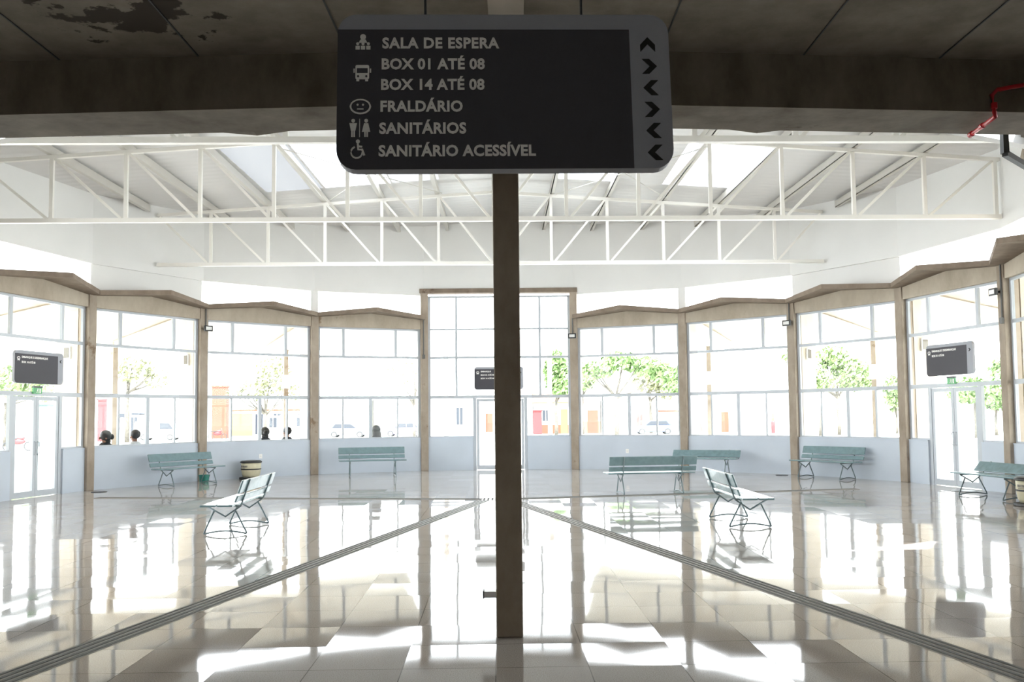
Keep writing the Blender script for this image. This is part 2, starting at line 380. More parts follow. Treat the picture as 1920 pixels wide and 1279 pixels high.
for a, b in ring_angles():
    q = upper_panel(P(a), P(b), 5.485 if a == 'E' and b == 'D' else ZD); up.add(q.v, q.f)
# near side, over the concrete canopy
near_deg = NEAR_DEG
for a, b in zip(near_deg[:-1], near_deg[1:]):
    pa = Vector((CX + RR * math.cos(R_(a)), CY + RR * math.sin(R_(a)))); pb = Vector((CX + RR * math.cos(R_(b)), CY + RR * math.sin(R_(b))))
    q = upper_panel(pa, pb, 4.33); up.add(q.v, q.f)
struct(up.build('wall_upper', 'white_wall'))

def solid_panel(a, b, name):
    p0, p1 = P(a), P(b); u = (p1 - p0); L = u.length; rz = math.atan2(u.y, u.x)
    r = sroot(name, (p0.x, p0.y, 0), rz)
    MB().box(0.0, L, 0.10, 0.16, 4.5, ZD).build('panel', 'white_wall', r)
solid_panel('A', 'B', 'wall_infill_left'); solid_panel('G', 'H', 'wall_infill_right')
for n, lab in (('C', 'white steel post above the concrete column behind the bench with the dark haired person outside'), ('F', 'white steel post above the concrete column behind the pair of benches')):
    p = P(n, 0.1); o = MB().box(-0.11, 0.11, -0.05, 0.05, 0, ZD - 4.58).build('steel_post', 'white_wall')
    o.location = (p.x, p.y, 4.58); o.rotation_euler = (0, 0, R_(ANG[n] - 90)); tag(o, lab, 'post')

sky_rects = [(-6.0, -4.62, 'sky_dim'), (-4.56, -2.95, 'sky_bright'), (-2.9, -1.75, 'sky_mid'), (1.1, 2.6, 'sky_bright'), (3.75, 5.6, 'sky_bright')]
SY0, SY1 = 18.5, 22.2
def roof_cells():
    m_ = MB(); d = 0.4
    x = -11.2
    xs = []
    while x < 10.8: xs.append(x); x += d
    xs = sorted(set([round(v, 3) for v in xs] + [-0.28] + [r[0] for r in sky_rects] + [r[1] for r in sky_rects]))
    ys = [7.0 + 0.4 * i for i in range(54)]; ys = sorted(set([round(v, 3) for v in ys] + [SY0, SY1]))
    idx = {}
    vs = []; fs = []
    def vid(i, j, top):
        k = (i, j, top)
        if k not in idx: idx[k] = len(vs); vs.append((xs[i], ys[j], roof_z(xs[i]) + (0.29 if top else 0.25)))
        return idx[k]
    for i in range(len(xs) - 1):
        for j in range(len(ys) - 1):
            cx, cy = (xs[i] + xs[i + 1]) / 2, (ys[j] + ys[j + 1]) / 2
            if math.hypot(cx - CX, cy - CY) > RR + 0.7: continue
            if SY0 < cy < SY1 and any(a < cx < b for a, b, _ in sky_rects): continue
            fs.append((vid(i, j, 0), vid(i, j + 1, 0), vid(i + 1, j + 1, 0), vid(i + 1, j, 0)))
            fs.append((vid(i, j, 1), vid(i + 1, j, 1), vid(i + 1, j + 1, 1), vid(i, j + 1, 1)))
    return m_.add(vs, fs)
struct(roof_cells().build('ceiling', 'ceiling'))
for a, b, mk in sky_rects:
    o = MB().add([(a, SY0, roof_z(a) + 0.255), (b, SY0, roof_z(b) + 0.255), (b, SY1, roof_z(b) + 0.255), (a, SY1, roof_z(a) + 0.255)], [(0, 3, 2, 1)]).build('ceiling_skylight', mk)
    struct(o)

# ------------------------------------------------------------------ trusses, purlins, rods
def truss(Y, label):
    n0 = node_x(Y); ct, st_ = math.cos(TILT), math.sin(TILT)
    xa, xb = -99, 99
    for e in (-0.06, 0.06):
        c, d = hall_line(n0 - e * st_, Y + e * ct, ct, st_); xa = max(xa, c); xb = min(xb, d)
    t = thing('roof_truss', label, 'truss', (n0, Y, 5.49), TILT)
    z0 = 5.49
    def rz_(x): return roof_z(n0 + x * ct) - z0
    MB().bar((xa, 0, 0), (xb, 0, 0), 0.10, 0.085).build('bottom_chord', 'white_steel', t)
    MB().bar((xa, 0, rz_(xa)), (0, 0, rz_(0)), 0.08, 0.07).bar((0, 0, rz_(0)), (xb, 0, rz_(xb)), 0.08, 0.07).build('top_chord', 'white_steel', t)
    ks = [k for k in range(-7, 8) if xa + 0.05 < 1.43 * k < xb - 0.05]
    for k in ks:
        x = 1.43 * k
        MB().bar((x, 0, 0.04), (x, 0, rz_(x) - 0.03), 0.07, 0.07).build('vertical', 'white_steel', t)
        if k != 0:
            kn = k + (1 if k < 0 else -1); xn = 1.43 * kn + (-0.09 if k < 0 else 0.09)
            MB().bar((x + (0.05 if k < 0 else -0.05), 0, rz_(x) - 0.03), (xn, 0, 0.04), 0.05, 0.05).build('diagonal', 'white_steel', t)
    for s, xe in ((-1, xa), (1, xb)):
        x = 1.43 * (min(ks) if s < 0 else max(ks))
        if abs(xe - x) > 0.5:
            MB().bar((xe - s * 0.05, 0, rz_(xe) - 0.03), (x + s * 0.08, 0, 0.04), 0.05, 0.05).build('diagonal', 'white_steel', t)
    return t
truss(12.55, 'white steel roof truss nearest the concrete beam')
truss(17.7, 'white steel roof truss across the middle of the hall')
truss(22.9, 'shorter white steel roof truss nearest the glazed entrance')
for k in range(-6, 7):
    x = node_x(17.7) + 1.43 * k; y0, y1 = -99, 99
    for e in (-0.10, 0.10):
        c, d = hall_line(x + e, 17.7, -0.0135, 1.0); y0 = max(y0, c); y1 = min(y1, d)
    side = -1 if k < 0 else 1
    m_ = MB()
    for (xa, xb, za, zb) in ((-0.012, 0.012, 0, 0.165), (*sorted((-0.012, side * 0.085)), 0, 0.014), (*sorted((-0.012, side * 0.085)), 0.151, 0.165)):
        vs = [(q - 0.0135 * yy, yy, z) for z in (za, zb) for yy in (y0, y1) for q in (xa, xb)]
        m_.add(vs, [(0, 2, 3, 1), (4, 5, 7, 6), (0, 1, 5, 4), (2, 6, 7, 3), (0, 4, 6, 2), (1, 3, 7, 5)])
    o = m_.build('roof_purlin', 'purlin'); o.location = (x, 17.7, roof_z(x) + 0.042)
    ordn = ['first', 'second', 'third', 'fourth', 'fifth', 'sixth', 'seventh', 'eighth', 'ninth', 'tenth', 'eleventh', 'twelfth', 'thirteenth'][k + 6]
    tag(o, 'white roof purlin resting on the trusses, %s counted from the left side wall' % ordn, 'purlin', 'purlins under the roof sheets')
rods = [((-4.57, 12.75), (-1.71, 17.35)), ((-1.71, 17.95), (-4.57, 22.5)), ((-4.57, 17.95), (-1.71, 22.5)), ((1.15, 18.05), (4.01, 22.7)), ((4.01, 18.05), (1.15, 22.7)), ((4.01, 12.95), (1.15, 17.5))]
rl = ['from the near truss on the sign\'s left', 'leaning away behind the middle truss, left pair', 'crossing its twin behind the middle truss, left pair', 'behind the middle truss, right pair, leaning outward', 'crossing its twin behind the middle truss, right pair', 'from the near truss on the sign\'s right']
for (a, b), l_ in zip(rods, rl):
    o = MB().tube([(a[0], a[1], roof_z(a[0]) - 0.02), (b[0], b[1], roof_z(b[0]) - 0.02)], 0.011, 6).build('brace_rod', 'purlin')
    tag(o, 'thin steel brace rod under the roof ' + l_, 'rod', 'roof brace rods')

# ------------------------------------------------------------------ columns, beams, folded canopy, windows
col_lab = {'Z': 'concrete column at the picture edge before the left glass door',
           'A': 'concrete column between the left glass door and the bench with the teal bucket',
           'B': 'concrete column rising behind the bench with the teal bucket under it',
           'C': 'concrete column between the cream bin wall and the lone bench under the window',
           'D': 'tall concrete column of the entrance bay with a bare conduit and no floodlight',
           'E': 'tall concrete column of the entrance bay carrying a floodlight',
           'F': 'concrete column rising behind the low bench by the white wall',
           'G': 'concrete column with a floodlight beside the bench against the white wall',
           'H': 'concrete column between the wall bench and the right glass door',
           'I': 'concrete column with a floodlight behind the bench next to the second bin'}
for n, lab in col_lab.items():
    p = P(n); a = R_(ANG[n]); top = 5.36 if n in 'DE' else 4.55
    t = thing('concrete_column', lab, 'column', (p.x, p.y, 0), a - PI / 2)
    MB().box(-0.11, 0.11, -0.02, 0.30, 0, top).build('shaft', 'concrete', t, bevel=0.012)
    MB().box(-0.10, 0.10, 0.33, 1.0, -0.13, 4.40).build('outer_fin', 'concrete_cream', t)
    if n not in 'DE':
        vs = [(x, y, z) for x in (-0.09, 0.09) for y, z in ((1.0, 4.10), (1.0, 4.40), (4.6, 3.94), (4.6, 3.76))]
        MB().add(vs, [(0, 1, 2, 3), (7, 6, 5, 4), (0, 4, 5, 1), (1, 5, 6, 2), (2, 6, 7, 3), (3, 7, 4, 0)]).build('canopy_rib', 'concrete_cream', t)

def bay_frame(a, b):
    p0, p1 = P(a), P(b); u = p1 - p0
    return p0, u.length, math.atan2(u.y, u.x)
def fold_slab(a0, a1, nm):
    t = 0.11
    am = (a0 + a1) / 2; Ra = RR * math.cos((a0 - a1) / 2)
    def pt(an, r, z): return (CX + r * math.cos(an), CY + r * math.sin(an), z)
    topv = [pt(a0, RR - 0.22, 4.64), pt(am, Ra - 0.70, 4.79), pt(a1, RR - 0.22, 4.64),
            pt(a0, RR + 0.3, 4.64), pt(am, Ra + 0.3, 4.79), pt(a1, RR + 0.3, 4.64),
            pt(a0, RR + 5.6, 3.96), pt(am, Ra + 5.6, 4.12), pt(a1, RR + 5.6, 3.96)]
    vs = topv + [(x, y, z - t) for x, y, z in topv]
    fs = []
    for k in (0, 3):
        for j in (0, 1):
            A, B, C_, D_ = k + j, k + j + 1, k + j + 4, k + j + 3
            fs += [(A, B, C_, D_), (A + 9, D_ + 9, C_ + 9, B + 9)]
    for A, B in ((0, 1), (1, 2), (2, 5), (5, 8), (8, 7), (7, 6), (6, 3), (3, 0)): fs.append((A, A + 9, B + 9, B))
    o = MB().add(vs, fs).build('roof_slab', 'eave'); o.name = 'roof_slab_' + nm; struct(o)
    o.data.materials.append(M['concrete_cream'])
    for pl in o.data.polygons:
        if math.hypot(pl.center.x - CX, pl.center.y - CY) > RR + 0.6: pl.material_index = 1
win_n = 0
def bay(a, b, nm, door=None):
    """glazed bay: local x along the wall, -y into the hall"""
    global win_n
    p0, L, rz = bay_frame(a, b); win_n += 1
    e = 0.12
    portal = nm == 'entrance'
    # low wall
    lw0 = 0.0985 if portal else 0.102
    segs = [(lw0, L - lw0)] if not door else [(lw0, door[0] - 0.052), (door[2] + 0.052, L - lw0)]
    wr = sroot('wall_low_' + nm, (p0.x, p0.y, 0), rz)
    for s0, s1 in segs:
        MB().box(s0, s1, 0.07, 0.24, 0, ZS - 0.02).build('panel', 'paint', wr)
        MB().box(s0, s1, 0.06, 0.25, ZS - 0.02, ZS).build('sill', 'paint', wr)
    # window
    r = sroot('window_%d' % win_n, (p0.x, p0.y, 0), rz)
    top = 5.27 if portal else ZB
    y0, y1 = 0.12, 0.18
    j0 = 0.088 if portal else 0.096
    MB().box(j0, e + 0.05, y0, y1, ZS, top).build('jamb', 'alu', r)
    MB().box(L - e - 0.05, L - j0, y0, y1, ZS, top).build('jamb', 'alu', r)
    MB().box(e, L - e, y0, y1, top - 0.055, top).build('head', 'alu', r)
    MB().box(e + 0.05, L - e - 0.05, y0 - 0.01, y1, Z1 - 0.045, Z1 + 0.045).build('transom', 'alu', r)
    MB().box(e + 0.05, L - e - 0.05, y0, y1, Z2 - 0.035, Z2 + 0.035).build('transom', 'alu', r)
    gy0, gy1 = 0.147, 0.153
    def pane(s0, s1, z0, z1): MB().box(s0, s1, gy0, gy1, z0, z1).build('pane', 'glass', r)
    def rowof(splits, z0, z1, widths):
        s = e + 0.05
        for x, wd in zip(splits, widths):
            MB().box(x - wd / 2, x + wd / 2, y0, y1, z0, z1).build('mullion', 'alu', r)
            pane(s, x - wd / 2, z0, z1); s = x + wd / 2
        pane(s, L - e - 0.05, z0, z1)
    if portal:
        MB().box(e + 0.05, L - e - 0.05, y0, y1, ZB - 0.025, ZB + 0.025).build('transom', 'alu', r)
        for z0, z1 in ((Z1 + 0.045, Z2 - 0.035), (Z2 + 0.035, ZB - 0.025), (ZB + 0.025, top - 0.055)):
            rowof((0.954, 3.486), z0, z1, (0.07, 0.07))
    else:
        rowof((0.26 * L, 0.74 * L), Z2 + 0.035, top - 0.055, (0.075, 0.075))
        pane(e + 0.05, L - e - 0.05, Z1 + 0.045, Z2 - 0.035)
    if not door:
        MB().box(e + 0.05, L - e - 0.05, y0, y1, ZS, ZS + 0.035).build('sill', 'alu', r)
        rowof((0.255 * L, 0.505 * L, 0.755 * L), ZS + 0.035, Z1 - 0.045, (0.045, 0.095, 0.045))
    else:
        for s0, s1 in ((e + 0.05, door[0]), (door[2], L - e - 0.05)):
            MB().box(s0, s1, y0, y1, ZS, ZS + 0.035).build('sill', 'alu', r)
            pane(s0, s1, ZS + 0.035, Z1 - 0.045)
        d = sroot('door_%d' % win_n, (p0.x, p0.y, 0), rz)
        for s in (door[0], door[2]):
            MB().box(s - 0.05, s + 0.05, y0 - 0.01, y1 + 0.01, 0, Z1 - 0.045).build('door_jamb', 'alu', d)
        for s0, s1, hx in ((door[0] + 0.055, door[1] - 0.004, door[1] - 0.045), (door[1] + 0.004, door[2] - 0.055, door[1] + 0.045)):
            lf = MB().box(s0, s0 + 0.08, y0, y1, 0.012, 2.14).box(s1 - 0.08, s1, y0, y1, 0.012, 2.14).box(s0 + 0.08, s1 - 0.08, y0, y1, 2.06, 2.14).box(s0 + 0.08, s1 - 0.08, y0, y1, 0.012, 0.14).build('door_leaf', 'alu', d)
            MB().box(s0 + 0.08, s1 - 0.08, gy0, gy1, 0.14, 2.06).build('pane', 'glass', lf)
            MB().tube([(hx, y0, 0.90), (hx, y0 - 0.05, 0.92), (hx, y0 - 0.05, 1.16), (hx, y0, 1.18)], 0.012, 8).build('handle', 'alu', lf)
    # concrete beam over the window
    if portal:
        bm = MB().box(-0.14, L + 0.12, -0.05, 0.32, 5.345, 5.48)
    else:
        bm = MB().prism([(0.11, ZB), (L - 0.11, ZB), (L - 0.11, 4.535), (L / 2, 4.685), (0.11, 4.535)], 0.03, 0.28)
    o = bm.build('beam', 'eave' if portal else 'beam'); o.name = 'beam_' + nm; o.location = (p0.x, p0.y, 0); o.rotation_euler = (0, 0, rz); struct(o)
    # folded roof slab: eave inside the hall, canopy outside
    if not portal:
        fold_slab(R_(ANG[a]), R_(ANG[b]), nm)
bays = [('Z', 'A', 'left_door', (0.90, 1.64, 2.39)), ('A', 'B', 'left_bench', None), ('B', 'C', 'bin', None), ('C', 'D', 'left_of_entrance', None),
        ('D', 'E', 'entrance', (1.50, 2.27, 3.04)), ('E', 'F', 'right_of_entrance', None), ('F', 'G', 'low_bench', None), ('G', 'H', 'right_bench', None),
        ('H', 'I', 'right_door', (0.84, 1.615, 2.42)), ('I', 'J', 'far_right', None)]
for b_ in bays: bay(*b_)
# the part of the ring nobody sees: plain low walls, and slabs added against the sun
for a, b, nm in (('Y', 'Z', 'side_left'), ('J', 'K', 'side_right')):
    p0, L, rz = bay_frame(a, b)
    r = sroot('wall_' + nm, (p0.x, p0.y, 0), rz)
    MB().box(0, L, 0.08, 0.24, 0, 1.0).build('panel', 'paint', r)
    MB().box(0, L, 0.03, 0.28, ZB, 5.3).build('panel', 'concrete', r)

for d0, d1, nm in ((215.6, 196.867, 'sunblock_a'), (196.867, 178.155, 'sunblock_b'), (-16.03, -34.742, 'sunblock_c'), (-34.742, -53.4, 'sunblock_d')): fold_slab(R_(d0), R_(d1), nm)  # unseen slabs added to keep direct sun off the hall floor

# ------------------------------------------------------------------ the dark concrete canopy we stand under
def lineY(x): return 6.56 + (0.045 * -x if x < 0 else 0.088 * x)
bx = [-12, 0, 12]
poly = [(x, lineY(x)) for x in bx] + [(x, lineY(x) + 0.55) for x in reversed(bx)]
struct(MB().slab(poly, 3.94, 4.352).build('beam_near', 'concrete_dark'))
sl = MB().slab([(-12, -6.4), (12, -6.4), (12, lineY(12) + 0.3), (0, lineY(0) + 0.3), (-12, lineY(-12) + 0.3)], 4.35, 4.6)
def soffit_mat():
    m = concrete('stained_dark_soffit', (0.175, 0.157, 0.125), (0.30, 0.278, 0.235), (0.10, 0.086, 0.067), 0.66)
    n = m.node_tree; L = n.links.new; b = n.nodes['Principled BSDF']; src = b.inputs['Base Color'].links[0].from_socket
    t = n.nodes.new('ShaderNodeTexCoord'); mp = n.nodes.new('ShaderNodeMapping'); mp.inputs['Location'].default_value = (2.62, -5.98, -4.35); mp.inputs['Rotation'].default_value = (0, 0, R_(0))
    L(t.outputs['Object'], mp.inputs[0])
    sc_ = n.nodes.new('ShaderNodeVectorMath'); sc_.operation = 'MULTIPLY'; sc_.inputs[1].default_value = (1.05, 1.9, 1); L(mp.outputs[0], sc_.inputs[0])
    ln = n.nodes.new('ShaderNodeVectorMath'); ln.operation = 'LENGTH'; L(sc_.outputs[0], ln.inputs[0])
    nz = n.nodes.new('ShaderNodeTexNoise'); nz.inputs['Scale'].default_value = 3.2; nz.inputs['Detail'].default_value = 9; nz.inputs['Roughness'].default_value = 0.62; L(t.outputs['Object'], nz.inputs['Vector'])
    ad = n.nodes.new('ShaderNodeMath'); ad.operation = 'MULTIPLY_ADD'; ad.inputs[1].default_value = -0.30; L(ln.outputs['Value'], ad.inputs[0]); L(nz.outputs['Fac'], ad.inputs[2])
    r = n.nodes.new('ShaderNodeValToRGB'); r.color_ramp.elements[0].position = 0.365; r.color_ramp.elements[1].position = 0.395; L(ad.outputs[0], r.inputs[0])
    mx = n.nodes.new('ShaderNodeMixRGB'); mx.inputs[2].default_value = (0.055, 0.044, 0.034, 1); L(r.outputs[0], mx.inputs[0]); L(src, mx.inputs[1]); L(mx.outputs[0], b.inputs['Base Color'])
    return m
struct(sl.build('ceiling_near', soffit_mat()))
jn = MB()
for x in (-4.5, -3.38, -2.32, -1.20, 1.13, 2.23, 3.30, 4.4):
    jn.box(x - 0.005, x + 0.005, 0.5, lineY(x) - 0.01, 4.343, 4.351)
struct(jn.build('ceiling_joint_groove', 'steel_dark'))
struct(MB().box(-0.135, 0.10, 0.5, lineY(0) - 0.02, 4.31, 4.352).build('beam_rib', 'rib'))
# folded eave on the hall side of the beam
def near_eave():
    zz = [(-6.6, 4.2), (-4.4, 4.40), (-2.25, 4.155), (0, 4.40), (2.2, 4.13), (4.3, 4.40), (6.5, 4.2)]
    vs = []
    for x, z in zz:
        for y, dz in ((lineY(x) + 0.5, 0.02), (7.85 + 0.06 * abs(x), 0.0)):
            vs += [(x, y, z + dz), (x, y, z + dz + 0.11)]
    fs = []
    for i in range(len(zz) - 1):
        a, b = i * 4, i * 4 + 4
        fs += [(a, a + 2, b + 2, b), (a + 1, b + 1, b + 3, a + 3), (a + 2, a + 3, b + 3, b + 2), (a, b, b + 1, a + 1)]
    return MB().add(vs, fs)
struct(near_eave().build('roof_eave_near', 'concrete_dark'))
struct(MB().slab([(-12, lineY(-12) + 0.2), (0, lineY(0) + 0.2), (12, lineY(12) + 0.2), (12, 9.4), (9, 11.6), (5.75, 9.95), (4.6, 8.2), (0, 7.75), (-4.8, 8.2), (-6.4, 9.95), (-9.6, 11.6), (-12, 9.4)], 4.40, 4.58).build('roof_slab_near', 'concrete_dark'))  # outer corners stretched out of view to stop sun leaking in
struct(MB().box(-12, -1.2, -6.4, -6.2, -0.1, 4.36).box(0.25, 12, -6.4, -6.2, -0.1, 4.36).box(-1.2, 0.25, -6.4, -6.2, 2.1, 4.36).build('wall_blocker_back', 'concrete_dark'))  # unseen wall added to block rear light; doorway gap lets some reach the sign
struct(MB().box(-9.2, -9.0, -6.4, 8.2, -0.1, 4.36).build('wall_left', 'concrete_dark'))  # unseen wall added to keep daylight out from under the canopy
struct(MB().box(9.0, 9.2, -6.4, 8.2, -0.1, 4.36).build('wall_right', 'concrete_dark'))  # added out of view like its twin, shuts off light from this side

# free-standing column in front of the hall
t = thing('concrete_pillar', 'square dark concrete pillar standing alone below the hanging sign', 'pillar', (-0.036, 6.97, 0))
MB().box(-0.0995, 0.0995, -0.10, 0.10, 0, 3.945).build('shaft', 'pillar', t, bevel=0.01)
o = MB().box(-0.1945, -0.0995, -0.06, 0.02, 0.285, 0.33).build('outlet_box', 'plate', t)
MB().box(-0.20, -0.19, -0.065, 0.025, 0.28, 0.335).build('cover', 'steel_dark', o)

# ------------------------------------------------------------------ signs
def text_mesh(body, size, parent, x, y, z, mk, bold=0.012, name='lettering', spacing=1.0):
    cu = bpy.data.curves.new('t', 'FONT'); cu.body = body; cu.size = size; cu.extrude = 0.001; cu.offset = bold * size; cu.space_character = spacing
    cu.resolution_u = 3
    o = bpy.data.objects.new('t', cu); COL.objects.link(o)
    dg = bpy.context.evaluated_depsgraph_get()
    me = bpy.data.meshes.new_from_object(o.evaluated_get(dg)); me.name = name
    bpy.data.objects.remove(o); bpy.data.curves.remove(cu)
    me.materials.clear(); me.materials.append(M[mk])
    r = bpy.data.objects.new(name, me); COL.objects.link(r); r.parent = parent; r.location = (x, y, z); r.rotation_euler = (PI / 2, 0, 0)
    return r
def rrect(x0, x1, z0, z1, r, corners=(1, 1, 1, 1), n=6):
    """corners: bottom-left, bottom-right, top-right, top-left"""
    pts = []
    for (cx, cz, a0), c in zip(((x0 + r, z0 + r, 180), (x1 - r, z0 + r, 270), (x1 - r, z1 - r, 0), (x0 + r, z1 - r, 90)), corners):
        if c: pts += [(cx + r * math.cos(R_(a0 + 90 * i / n)), cz + r * math.sin(R_(a0 + 90 * i / n))) for i in range(n + 1)]
        else: pts.append(({180: x0, 270: x1, 0: x1, 90: x0}[a0], {180: z0, 270: z0, 0: z1, 90: z1}[a0]))
    return pts
def chevron(mb, x, z, s, kind, y0, y1):
    w_, h_, t_ = s, s, s * 0.48
    pr = [(-w_ / 2, h_ / 2), (-w_ / 2 + t_, h_ / 2), (w_ / 2, 0), (-w_ / 2 + t_, -h_ / 2), (-w_ / 2, -h_ / 2), (w_ / 2 - t_, 0)]
    if kind == 'left': pr = [(-a, b) for a, b in pr]
    if kind == 'up': pr = [(-b, a) for a, b in pr]
    # ccw order
    ar = sum(pr[i][0] * pr[(i + 1) % 6][1] - pr[(i + 1) % 6][0] * pr[i][1] for i in range(6))
    if ar < 0: pr = pr[::-1]
    # concave: split in two quads at the tip
    tri = [(0, 1, 2, 5), (5, 2, 3, 4)]
    q = [(x + a, z + b) for a, b in pr]
    if ar < 0: tri = [(4, 3, 0, 5)[::1], (3, 2, 1, 0)]
    n = 6
    vs = [(a, y0, b) for a, b in q] + [(a, y1, b) for a, b in q]
    mb.add(vs, [tuple(range(n)), tuple(range(2 * n - 1, n - 1, -1))] + [(i, i + n, (i + 1) % n + n, (i + 1) % n) for i in range(n)])
def bus_icon(parent, x, z, s):
    b = MB()
    b.prism(rrect(x - 0.42 * s, x + 0.42 * s, z - 0.38 * s, z + 0.5 * s, 0.1 * s), -0.0335, -0.031)
    b.box(x - 0.54 * s, x - 0.46 * s, -0.0335, -0.031, z + 0.02 * s, z + 0.28 * s).box(x + 0.46 * s, x + 0.54 * s, -0.0335, -0.031, z + 0.02 * s, z + 0.28 * s)
    b.box(x - 0.36 * s, x - 0.18 * s, -0.0335, -0.031, z - 0.5 * s, z - 0.38 * s).box(x + 0.18 * s, x + 0.36 * s, -0.0335, -0.031, z - 0.5 * s, z - 0.38 * s)
    o = b.build('pictogram', 'sign_white', parent)
    MB().box(x - 0.33 * s, x + 0.33 * s, -0.0345, -0.0325, z, z + 0.30 * s).disc(x - 0.25 * s, z - 0.20 * s, 0.07 * s, -0.0345, -0.0325, 8).disc(x + 0.25 * s, z - 0.20 * s, 0.07 * s, -0.0345, -0.0325, 8).build('pictogram_detail', 'sign_panel', o)
def person_icon(b, x, z, s, skirt=False):
    b.disc(x, z + 0.42 * s, 0.11 * s, -0.0335, -0.031, 10)
    if skirt: b.prism([(x - 0.24 * s, z - 0.22 * s), (x + 0.24 * s, z - 0.22 * s), (x + 0.12 * s, z + 0.28 * s), (x - 0.12 * s, z + 0.28 * s)], -0.0335, -0.031)
    else: b.prism([(x - 0.13 * s, z - 0.15 * s), (x + 0.13 * s, z - 0.15 * s), (x + 0.22 * s, z + 0.28 * s), (x - 0.22 * s, z + 0.28 * s)], -0.0335, -0.031)
    b.box(x - 0.11 * s, x - 0.015 * s, -0.0335, -0.031, z - 0.52 * s, z - 0.14 * s).box(x + 0.015 * s, x + 0.11 * s, -0.0335, -0.031, z - 0.52 * s, z - 0.14 * s)
def sign_body(t):
    MB().prism(rrect(-0.74, 0.74, -0.345, 0.345, 0.085), -0.028, 0.03).build('board', 'sign_frame', t)
    MB().prism(rrect(-0.7395, 0.562, -0.3445, 0.275, 0.085, (1, 0, 0, 0)), -0.0315, -0.027).build('panel', 'sign_panel', t)

k = 0.002357
def sx(px): return (px - 948) * k
def sz(py): return (171 - py) * k
t = thing('hanging_sign', 'large dark directional sign hanging close overhead with six lines of white text', 'sign', (-0.02, 4.0, 3.085))
t.scale = (1.003, 1.0, 1.055)
t.rotation_euler = (R_(-5.5), R_(-0.25), R_(2.0))
sign_body(t)
lines = [('SALA DE ESPERA', 80, 718), ('BOX 01 ATÉ 08', 120, 716), ('BOX 14 ATÉ 08', 159, 715), ('FRALDÁRIO', 200, 714), ('SANITÁRIOS', 241, 713), ('SANITÁRIO ACESSÍVEL', 283, 712)]
SIGN_SP = {0: 1.0}
for i, (s, py, px) in enumerate(lines):
    text_mesh(s, 0.0655, t, sx(px), -0.0322, sz(py) - 0.0235, 'sign_white', 0.036, spacing=[1.085, 1.05, 1.05, 1.06, 1.055, 1.05][i])
for py, kd, px in ((83, 'up', 1221), (125, 'right', 1223), (166, 'left', 1224), (207, 'right', 1225), (247, 'left', 1226), (288, 'left', 1227)):
    b = MB(); chevron(b, sx(px), sz(py), 0.067, kd, -0.031, -0.027); b.build('arrow', 'sign_black', t)
# pictograms
b = MB()
b.disc(sx(682), sz(69), 0.013, -0.0335, -0.031).prism([(sx(674), sz(80)), (sx(690), sz(80)), (sx(687), sz(74)), (sx(677), sz(74))], -0.0335, -0.031)
for dx in (-9, 1, 11):
    b.disc(sx(681 + dx), sz(82), 0.007, -0.0335, -0.031, 8).box(sx(677 + dx), sx(685 + dx), -0.0335, -0.031, sz(93), sz(86))
b.build('pictogram', 'sign_white', t)
bus_icon(t, sx(681), sz(138), 0.072)
o = MB().prism([(sx(678) + 0.047 * math.cos(a * PI / 12), sz(201) + 0.034 * math.sin(a * PI / 12) * (1 if abs(math.cos(a * PI / 12)) < 0.9 else 0.8)) for a in range(24)], -0.0335, -0.031).build('pictogram', 'sign_white', t)
q = MB().prism([(sx(678) + 0.039 * math.cos(a * PI / 12), sz(201) + 0.027 * math.sin(a * PI / 12)) for a in range(24)], -0.0345, -0.0325)
q.build('pictogram_detail', 'sign_panel', o)
MB().disc(sx(673), sz(198), 0.005, -0.0352, -0.034, 8).disc(sx(683), sz(198), 0.005, -0.0352, -0.034, 8).box(sx(672), sx(684), -0.0352, -0.034, sz(207), sz(205)).build('pictogram_detail', 'sign_white', o)
b = MB(); person_icon(b, sx(665), sz(241), 0.076); person_icon(b, sx(689), sz(241), 0.076, True); b.box(sx(676.4), sx(677.6), -0.0335, -0.031, sz(258), sz(224)); b.build('pictogram', 'sign_white', t)
b = MB()
ring = [(sx(672) + 0.025 * math.cos(R_(a)), -0.032, sz(286) + 0.025 * math.sin(R_(a))) for a in range(110, 361, 25)]
b.tube(ring, 0.0042, 6); b.disc(sx(674), sz(266), 0.009, -0.0335, -0.031, 10)
b.tube([(sx(674), -0.032, sz(270)), (sx(675), -0.032, sz(281)), (sx(682), -0.032, sz(281)), (sx(686), -0.032, sz(292))], 0.0055, 6)
b.tube([(sx(675), -0.032, sz(275)), (sx(682), -0.032, sz(276))], 0.0045, 6)
b.build('pictogram', 'sign_white', t)
for x in (-0.352, 0.352):
    MB().tube([(x, 0, 0.34), (x, -0.12, 1.198)], 0.006, 8).build('suspension_rod', 'steel_dark', t)

def small_sign(a, b, s, z, label, texts, arrow, group=None):
    p0, L, rz = bay_frame(a, b); u = Vector((math.cos(rz), math.sin(rz))); n = Vector((-u.y, u.x))
    q = p0 + u * s + n * 0.055
    t = thing('wall_sign', label, 'sign', (q.x, q.y, z), rz)
    sign_body(t)
    zz = 0.205
    for tx in texts:
        text_mesh(tx, 0.060, t, -0.545, -0.0322, zz - 0.02, 'sign_white', 0.03, spacing=1.0); zz -= 0.105
    bus_icon(t, -0.635, 0.165, 0.085)
    m_ = MB(); chevron(m_, 0.65, 0.165, 0.067, arrow, -0.031, -0.027); m_.build('arrow', 'sign_black', t)
    for x in (-0.5, 0.45): MB().box(x - 0.02, x + 0.02, 0.028, 0.095, -0.03, 0.03).build('mount', 'steel_dark', t)
small_sign('Z', 'A', 1.60, 2.755, 'dark grey bus bay sign over the left glass door, BOX 14', ['EMBARQUE E DESEMBARQUE', 'BOX 14 ATÉ 08'], 'left')
